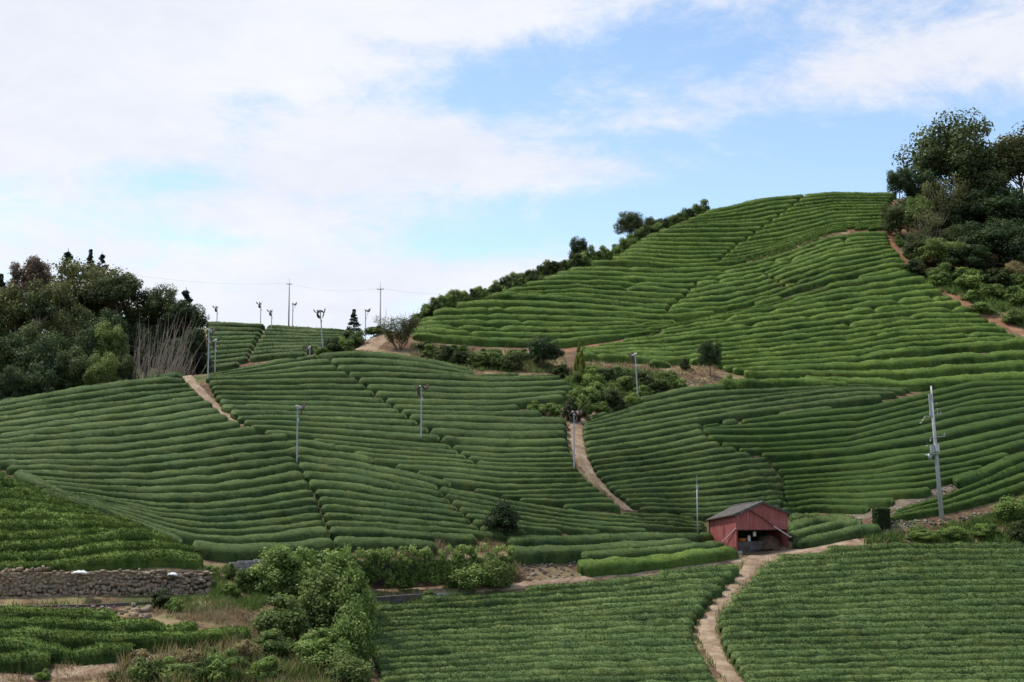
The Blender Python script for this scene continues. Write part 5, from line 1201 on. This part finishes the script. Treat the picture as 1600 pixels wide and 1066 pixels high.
# ------------------------------------------------------------------ utility pole with switchgear
def utility_pole():
    d = 123.2; x, y, z0 = P(1472, 812, d); z0 = gz(x, y); h = P(1455, 603, d)[2] - z0
    rt = empty('utility_pole', (x, y, z0)); tag(rt, 'tall leaning concrete utility pole with transformer and insulators', 'utility pole'); rt.rotation_euler = (0, -.058, 0)
    mb = MB(); mb.tube([(0, 0, -.6), (0, 0, h * .5), (0, 0, h * .9)], [.19, .155, .12], 14); mb.build('pole', M['greycon'], rt, True)
    mb = MB(); mb.tube([(.06, 0, h * .83), (.06, 0, h)], [.085, .07], 10); mb.build('top_extension', M['fanwhite'], rt, True)
    def arm(x0, x1, z, y_=-.16, t=.07): mb = MB(); mb.box(((x0 + x1) / 2, y_, z), (x1 - x0, t, t)); return mb.build('cross_arm', M['galv'], rt)
    def ins(x_, z, tilt, y_=-.16, par=None):
        mb = MB(); a = Vector((x_, y_, z)); dv = Vector((math.sin(tilt), 0, math.cos(tilt)))
        mb.tube([a, a + dv * .06, a + dv * .07, a + dv * .13, a + dv * .14, a + dv * .22], [.03, .03, .065, .065, .035, .03], 8); mb.build('insulator', M['fanwhite'], rt)
    s = h / 207.0                                                    # metres per photo pixel of pole height
    Z = lambda py: h - (py - 603) * s
    mb = MB(); mb.box((-.13, 0, Z(632)), (.22, .2, 1.9)); mb.build('cable_trunk', M['galv'], rt)
    arm(-.75, -.1, Z(650)); arm(.1, .62, Z(648)); arm(-.5, -.1, Z(684)); arm(.1, .85, Z(683))
    for x_, py, tl in [(.25, 630, 1.9), (.25, 639, 1.9), (-.75, 650, 3.6), (-.88, 655, 4.1), (-1.05, 659, 4.3), (-.3, 649, 0), (.35, 648, .2), (.6, 648, .3), (-.42, 686, 3.4), (.75, 682, .4)]: ins(x_, Z(py), tl)
    mb = MB(); mb.box((-.32, -.1, Z(701)), (.34, .42, .62)); mb.build('switch_box', M['galv'], rt)
    mb = MB(); mb.box((.02, -.3, Z(700)), (.30, .36, .66)); mb.build('switch_box', M['fanwhite'], rt)
    mb = MB(); mb.box((-.25, -.15, Z(709)), (.95, .5, .07)); mb.build('platform', M['galv'], rt)
    mb = MB(); mb.tube([(-.62, -.15, Z(718)), (-.62, -.15, Z(713)), (-.62, -.15, Z(709))], [.16, .20, .20], 12); mb.build('transformer', M['galv'], rt, True)
    ins(-.82, Z(711), 5.0); ins(-.68, Z(697), 4.9)
    mb = MB(); mb.tube([(-1.0, -.16, Z(660)), (-.78, -.2, Z(690)), (-.6, -.2, Z(706))], .012, 5); mb.tube([(-.1, -.2, Z(650)), (-.14, -.24, Z(690)), (0, -.24, Z(698))], .014, 5); mb.build('drop_cable', M['wire'], rt)
    mb = MB(); mb.tube([(-.19, -.02, Z(806)), (-.17, -.02, Z(720))], .03, 6); mb.build('conduit', M['galv'], rt)
    return
utility_pole()
# small post by the middle path
mb = MB(); mb.tube([(0, 0, -.2), (0, 0, .55), (0, 0, .6)], [.045, .045, .03], 8); g = ground(877, 655, 120, 150); tag(mb.build('marker_post', M['fanwhite'], loc=g), 'small white marker post beside the dark bush at the path', 'post')
# ------------------------------------------------------------------ red shed
def red_mat():
    m = new_mat('faded red sheet metal'); t = NT(m); n = t.noise(1.3, 7, .65, t.obj()); 
    mp = t.n('ShaderNodeMapping', {'Vector': t.obj(), 'Scale': (6, 6, .35)}); st = t.noise(1.0, 5, .7, mp.outputs[0])
    f = t.m('ADD', t.m('MULTIPLY', n, .45), t.m('MULTIPLY', st, .55))
    c = t.ramp(f, [(.32, (.17, .042, .040)), (.5, (.285, .080, .073)), (.66, (.38, .155, .14))])
    t.out(c, .6, .35, bump=st, bstr=.15, bdist=.02); return m
M['red'] = red_mat()
M['redframe'] = simple_mat('dark red steel', (.13, .02, .018), (.23, .045, .035), 6, .6, .3)
M['roof'] = simple_mat('weathered dark roof sheet', (.05, .044, .040), (.12, .108, .098), 2.2, .75, .3, bstr=.1)
M['pipe'] = simple_mat('brown pipe', (.07, .02, .017), (.11, .035, .028), 6, .6, .3)
M['paint'] = simple_mat('pale pipe', (.42, .38, .38), (.55, .52, .52), 6, .6, .3)
M['darkwood'] = simple_mat('dark old timber', (.03, .022, .016), (.08, .06, .045), 5, .9, .1)
M['orange'] = simple_mat('orange plastic', (.28, .09, .02), (.40, .15, .04), 5, .6, .3)
M['heap'] = simple_mat('brown earth heap', (.05, .03, .02), (.13, .08, .05), 3, .95, .1, bstr=.6)
def shed():
    o0 = Vector(P(1151, 871, 118.6)); ang = R(17); W_, D_ = 4.75, 5.2
    rt = empty('red_shed', o0, ang); tag(rt, 'small red corrugated metal shed with open front and dark gable roof', 'shed')
    def loc(px, py, d): return Matrix.Rotation(-ang, 3, 'Z') @ (Vector(P(px, py, d)) - o0)
    zE = P(1145, 802, 118.6)[2] - o0.z; zA = P(1187, 784, 119.3)[2] - o0.z; zB = P(1150, 828, 118.6)[2] - o0.z
    zR = P(1231, 800, 120)[2] - o0.z; zEb = P(1106, 811, 123.6)[2] - o0.z; zAb = zA - .42; zRb = zR - .4
    zL = P(1148, 856, 118.6)[2] - o0.z; zLb = P(1107, 849, 123.6)[2] - o0.z
    def corr(p00, p10, p01f, nrm, name, n, th=.03, top=None):
        """corrugated sheet from bottom line p00->p10, with a top height function"""
        mb = MB(); p00, p10 = Vector(p00), Vector(p10); V = []; per = 8
        for i in range(n * per + 1):
            s = i / (n * per); ph = (i % per) / per; off = .0 if ph < .5 else .028
            if ph in (.5 - .0,): off = .028
            b = p00.lerp(p10, s) + Vector(nrm) * off; V += [b, Vector((b.x, b.y, p01f(s))), b - Vector(nrm) * th, Vector((b.x, b.y, p01f(s))) - Vector(nrm) * th]
        Fs = []
        for i in range(n * per):
            a = i * 4; Fs += [(a, a + 4, a + 5, a + 1), (a + 2, a + 3, a + 7, a + 6), (a + 1, a + 5, a + 7, a + 3), (a, a + 2, a + 6, a + 4)]
        e = n * per * 4; Fs += [(0, 1, 3, 2), (e, e + 2, e + 3, e + 1)]
        mb.add(V, Fs); return mb.build(name, M['red'], rt)
    gab = lambda s: (zE + (zA - zE) * s / .5) if s < .5 else (zA + (zR - zA) * (s - .5) / .5)
    corr((0, 0, zB), (W_, 0, zB), lambda s: gab(s) - .06, (0, -1, 0), 'front_gable', 17)
    corr((0, D_, zLb), (0, 0, zL), lambda s: zEb + (zE - zEb) * s - .06, (-1, 0, 0), 'side_wall', 16)
    zf = gz(*(o0.xy + Vector((math.cos(ang) * W_, math.sin(ang) * W_)))) - o0.z
    corr((W_, 0.1, zf), (W_, D_, zf + .6), lambda s: zR + (zRb - zR) * s - .06, (1, 0, 0), 'side_wall', 16)
    corr((W_, D_, .2), (0, D_, .2), lambda s: (zRb + (zAb - zRb) * s / .5 if s < .5 else zAb + (zEb - zAb) * (s - .5) / .5) - .06, (0, 1, 0), 'back_wall', 17)
    # roof: two corrugated slopes with eave and verge overhang
    for nm, xa, za, zab, x1, z1, z1b in (('l', -.22, zE - .09, zEb - .09, W_ / 2, zA, zAb), ('r', W_ + .22, zR - .09, zRb - .09, W_ / 2, zA, zAb)):
        mb = MB(); V = []; n = 72
        for i in range(n + 1):
            s = -.045 + 1.09 * i / n; y = D_ * s; b = .022 if i % 2 else 0
            for (xx, z0_, z1_) in ((xa, za, zab), (x1, z1, z1b)):
                z = z0_ + (z1_ - z0_) * s + b + .03; V += [(xx, y, z), (xx, y, z - .05)]
        Fs = []
        for i in range(n):
            a = i * 4; Fs += [(a, a + 2, a + 6, a + 4), (a + 1, a + 5, a + 7, a + 3), (a, a + 4, a + 5, a + 1), (a + 2, a + 3, a + 7, a + 6)]
        Fs += [(0, 1, 3, 2), (n * 4, n * 4 + 2, n * 4 + 3, n * 4 + 1)]; mb.add(V, Fs); mb.build('roof_slope', M['roof'], rt)
    mb = MB(); mb.tube([(W_ / 2, -.26, zA + .05), (W_ / 2, D_ + .26, zAb + .04)], .07, 8); mb.build('ridge_cap', M['roof'], rt)
    for xa, za in ((-.22, zE - .09), (W_ + .22, zR - .09)):
        mb = MB(); mb.add([(xa, -.26, za - .02), (xa, -.26, za - .17), (W_ / 2, -.26, zA - .17 + .02), (W_ / 2, -.26, zA - .02 + .02), (xa, -.22, za - .02), (xa, -.22, za - .17), (W_ / 2, -.22, zA - .15), (W_ / 2, -.22, zA)], [(0, 1, 2, 3), (4, 7, 6, 5), (0, 3, 7, 4), (1, 5, 6, 2), (0, 4, 5, 1), (3, 2, 6, 7)]); mb.build('barge_board', M['roof'], rt)
    mb = MB(); mb.tube([(-.26, -.2, zE - .16), (-.26, D_ + .2, zEb - .16)], .06, 8); mb.build('gutter', M['darkwood'], rt)
    mb = MB(); mb.box((.06, .02, (zB - .3) / 2), (.11, .11, zB + .3)); mb.build('post', M['redframe'], rt)
    mb = MB(); mb.box((W_ - .06, .02, (zB + zf) / 2 - .1), (.11, .11, zB - zf + .2)); mb.build('post', M['redframe'], rt)
    mb = MB(); mb.box((0, D_ - .1, (zLb + zEb) / 2), (.16, .12, zEb - zLb)); mb.build('post', M['darkwood'], rt)
    mb = MB(); mb.box((W_ / 2, .10, zB - .0), (W_ - .2, .1, .12)); mb.build('lintel', M['darkwood'], rt)
    a, b, c = loc(1166, 796, 118.6), loc(1211, 823, 119.6), loc(1233, 840, 120); 
    a, b, c = Vector((1.05, -.13, zE + .32)), Vector((3.35, -.15, zB + .28)), Vector((W_ + .08, -.22, zB - .62))
    mb = MB(); mb.tube([a, a.lerp(b, .5) + Vector((0, 0, .06)), b], .05, 8); mb.build('downpipe', M['pipe'], rt)
    mb = MB(); mb.tube([b, c], .05, 8); mb.tube([c, c + Vector((.1, 0, -.02))], [.07, .05], 8); mb.build('downpipe', M['paint'], rt)
    mb = MB(); mb.tube([(-.05, -.05, zB + .12), (-.16, 1.2, zB - .55), (-.3, 3.0, zL + .02)], .045, 8); mb.build('brace_pipe', M['paint'], rt)
    mb = MB(); mb.tube([(W_, .6, zB - .1), (1.0, .6, zB - .1)], .03, 6); mb.build('inner_rail', M['darkwood'], rt)
    def wl(x_, y_, z_): return rt.matrix_basis @ Vector((x_, y_, z_))
    # things kept in the shed
    def put(nm, mb, mat, x_, y_, z_, lab, cat, rz=ang): o = mb.build(nm, M[mat], loc=wl(x_, y_, z_)); o.rotation_euler = (0, 0, rz); return tag(o, lab, cat)
    def floor(x_, y_): p = wl(x_, y_, 0); return gz(p.x, p.y) - o0.z
    mb = MB(); mb.box((0, 0, .35), (2.7, .22, 1.15)); [mb.box((-1.2 + .48 * k, -.115, .35), (.02, .02, 1.13)) for k in range(6)]
    put('low_wall', mb, 'darkconcrete', 1.55, .75, floor(1.55, .75), 'low dark concrete wall inside the shed', 'wall')
    n = 20; V = []; 
    for i in range(n):
        for j in range(n):
            u, v = i / (n - 1) * 2 - 1, j / (n - 1) * 2 - 1; V.append((u * 1.25, v * 1.3, max(0, 1.2 * (1 - (u * u + v * v) ** 1.5) + .08 * rng.normal()) - .15))
    idx = np.arange(n * n).reshape(n, n); F4 = np.stack([idx[:-1, :-1], idx[1:, :-1], idx[1:, 1:], idx[:-1, 1:]], -1).reshape(-1, 4)
    o = link(bpy.data.objects.new('earth_heap', npmesh('earth_heap', V, F4, mats=[M['heap']], smooth=True))); o.location = wl(3.55, 1.35, floor(3.55, 1.35)); tag(o, 'brown earth heap at the right inside the open shed', 'earth heap')
    mb = MB(); V = []
    zt = floor(1.55, .75) + .925
    mb = MB(); mb.tube([(0, 0, 0), (0, 0, .02), (0, 0, .22), (0, 0, .26)], [.30, .32, .40, .42], 14); mb.tube([(0, 0, .26), (0, 0, .10)], [.38, .30], 14); put('basket', mb, 'orange', .85, .75, zt, 'orange brown basket on the low wall inside the shed', 'basket')
    mb = MB(); mb.box((0, 0, .22), (.22, .2, .44)); mb.box((0, 0, .46), (.12, .12, .05)); put('white_can', mb, 'fanwhite', 1.5, .75, zt, 'pale jug standing beside the basket in the shed', 'jug')
    mb = MB(); mb.box((0, 0, -.16), (.24, .12, .36)); mb.tube([(0, 0, 0), (0, 0, .1)], .02, 6); put('switch_box', mb, 'fanwhite', 1.95, .6, zB - .22, 'white switch box hanging under the shed lintel', 'box')
    mb = MB(); 
    for k in range(6): mb.box((0, .02 * k, .08 + .13 * k), (1.8 - .1 * k, .5, .11))
    put('timber_stack', mb, 'darkwood', 2.6, 3.9, floor(2.6, 3.9), 'dark stack of timber at the back of the shed', 'timber')
    # concrete blocks at the post foot
    mb = MB(); mb.box((0, 0, .12), (.3, .3, .36)); put('footing_block', mb, 'concrete', .2, -.2, floor(.2, -.2), 'pale concrete block at the foot of the left shed post', 'block')
shed()
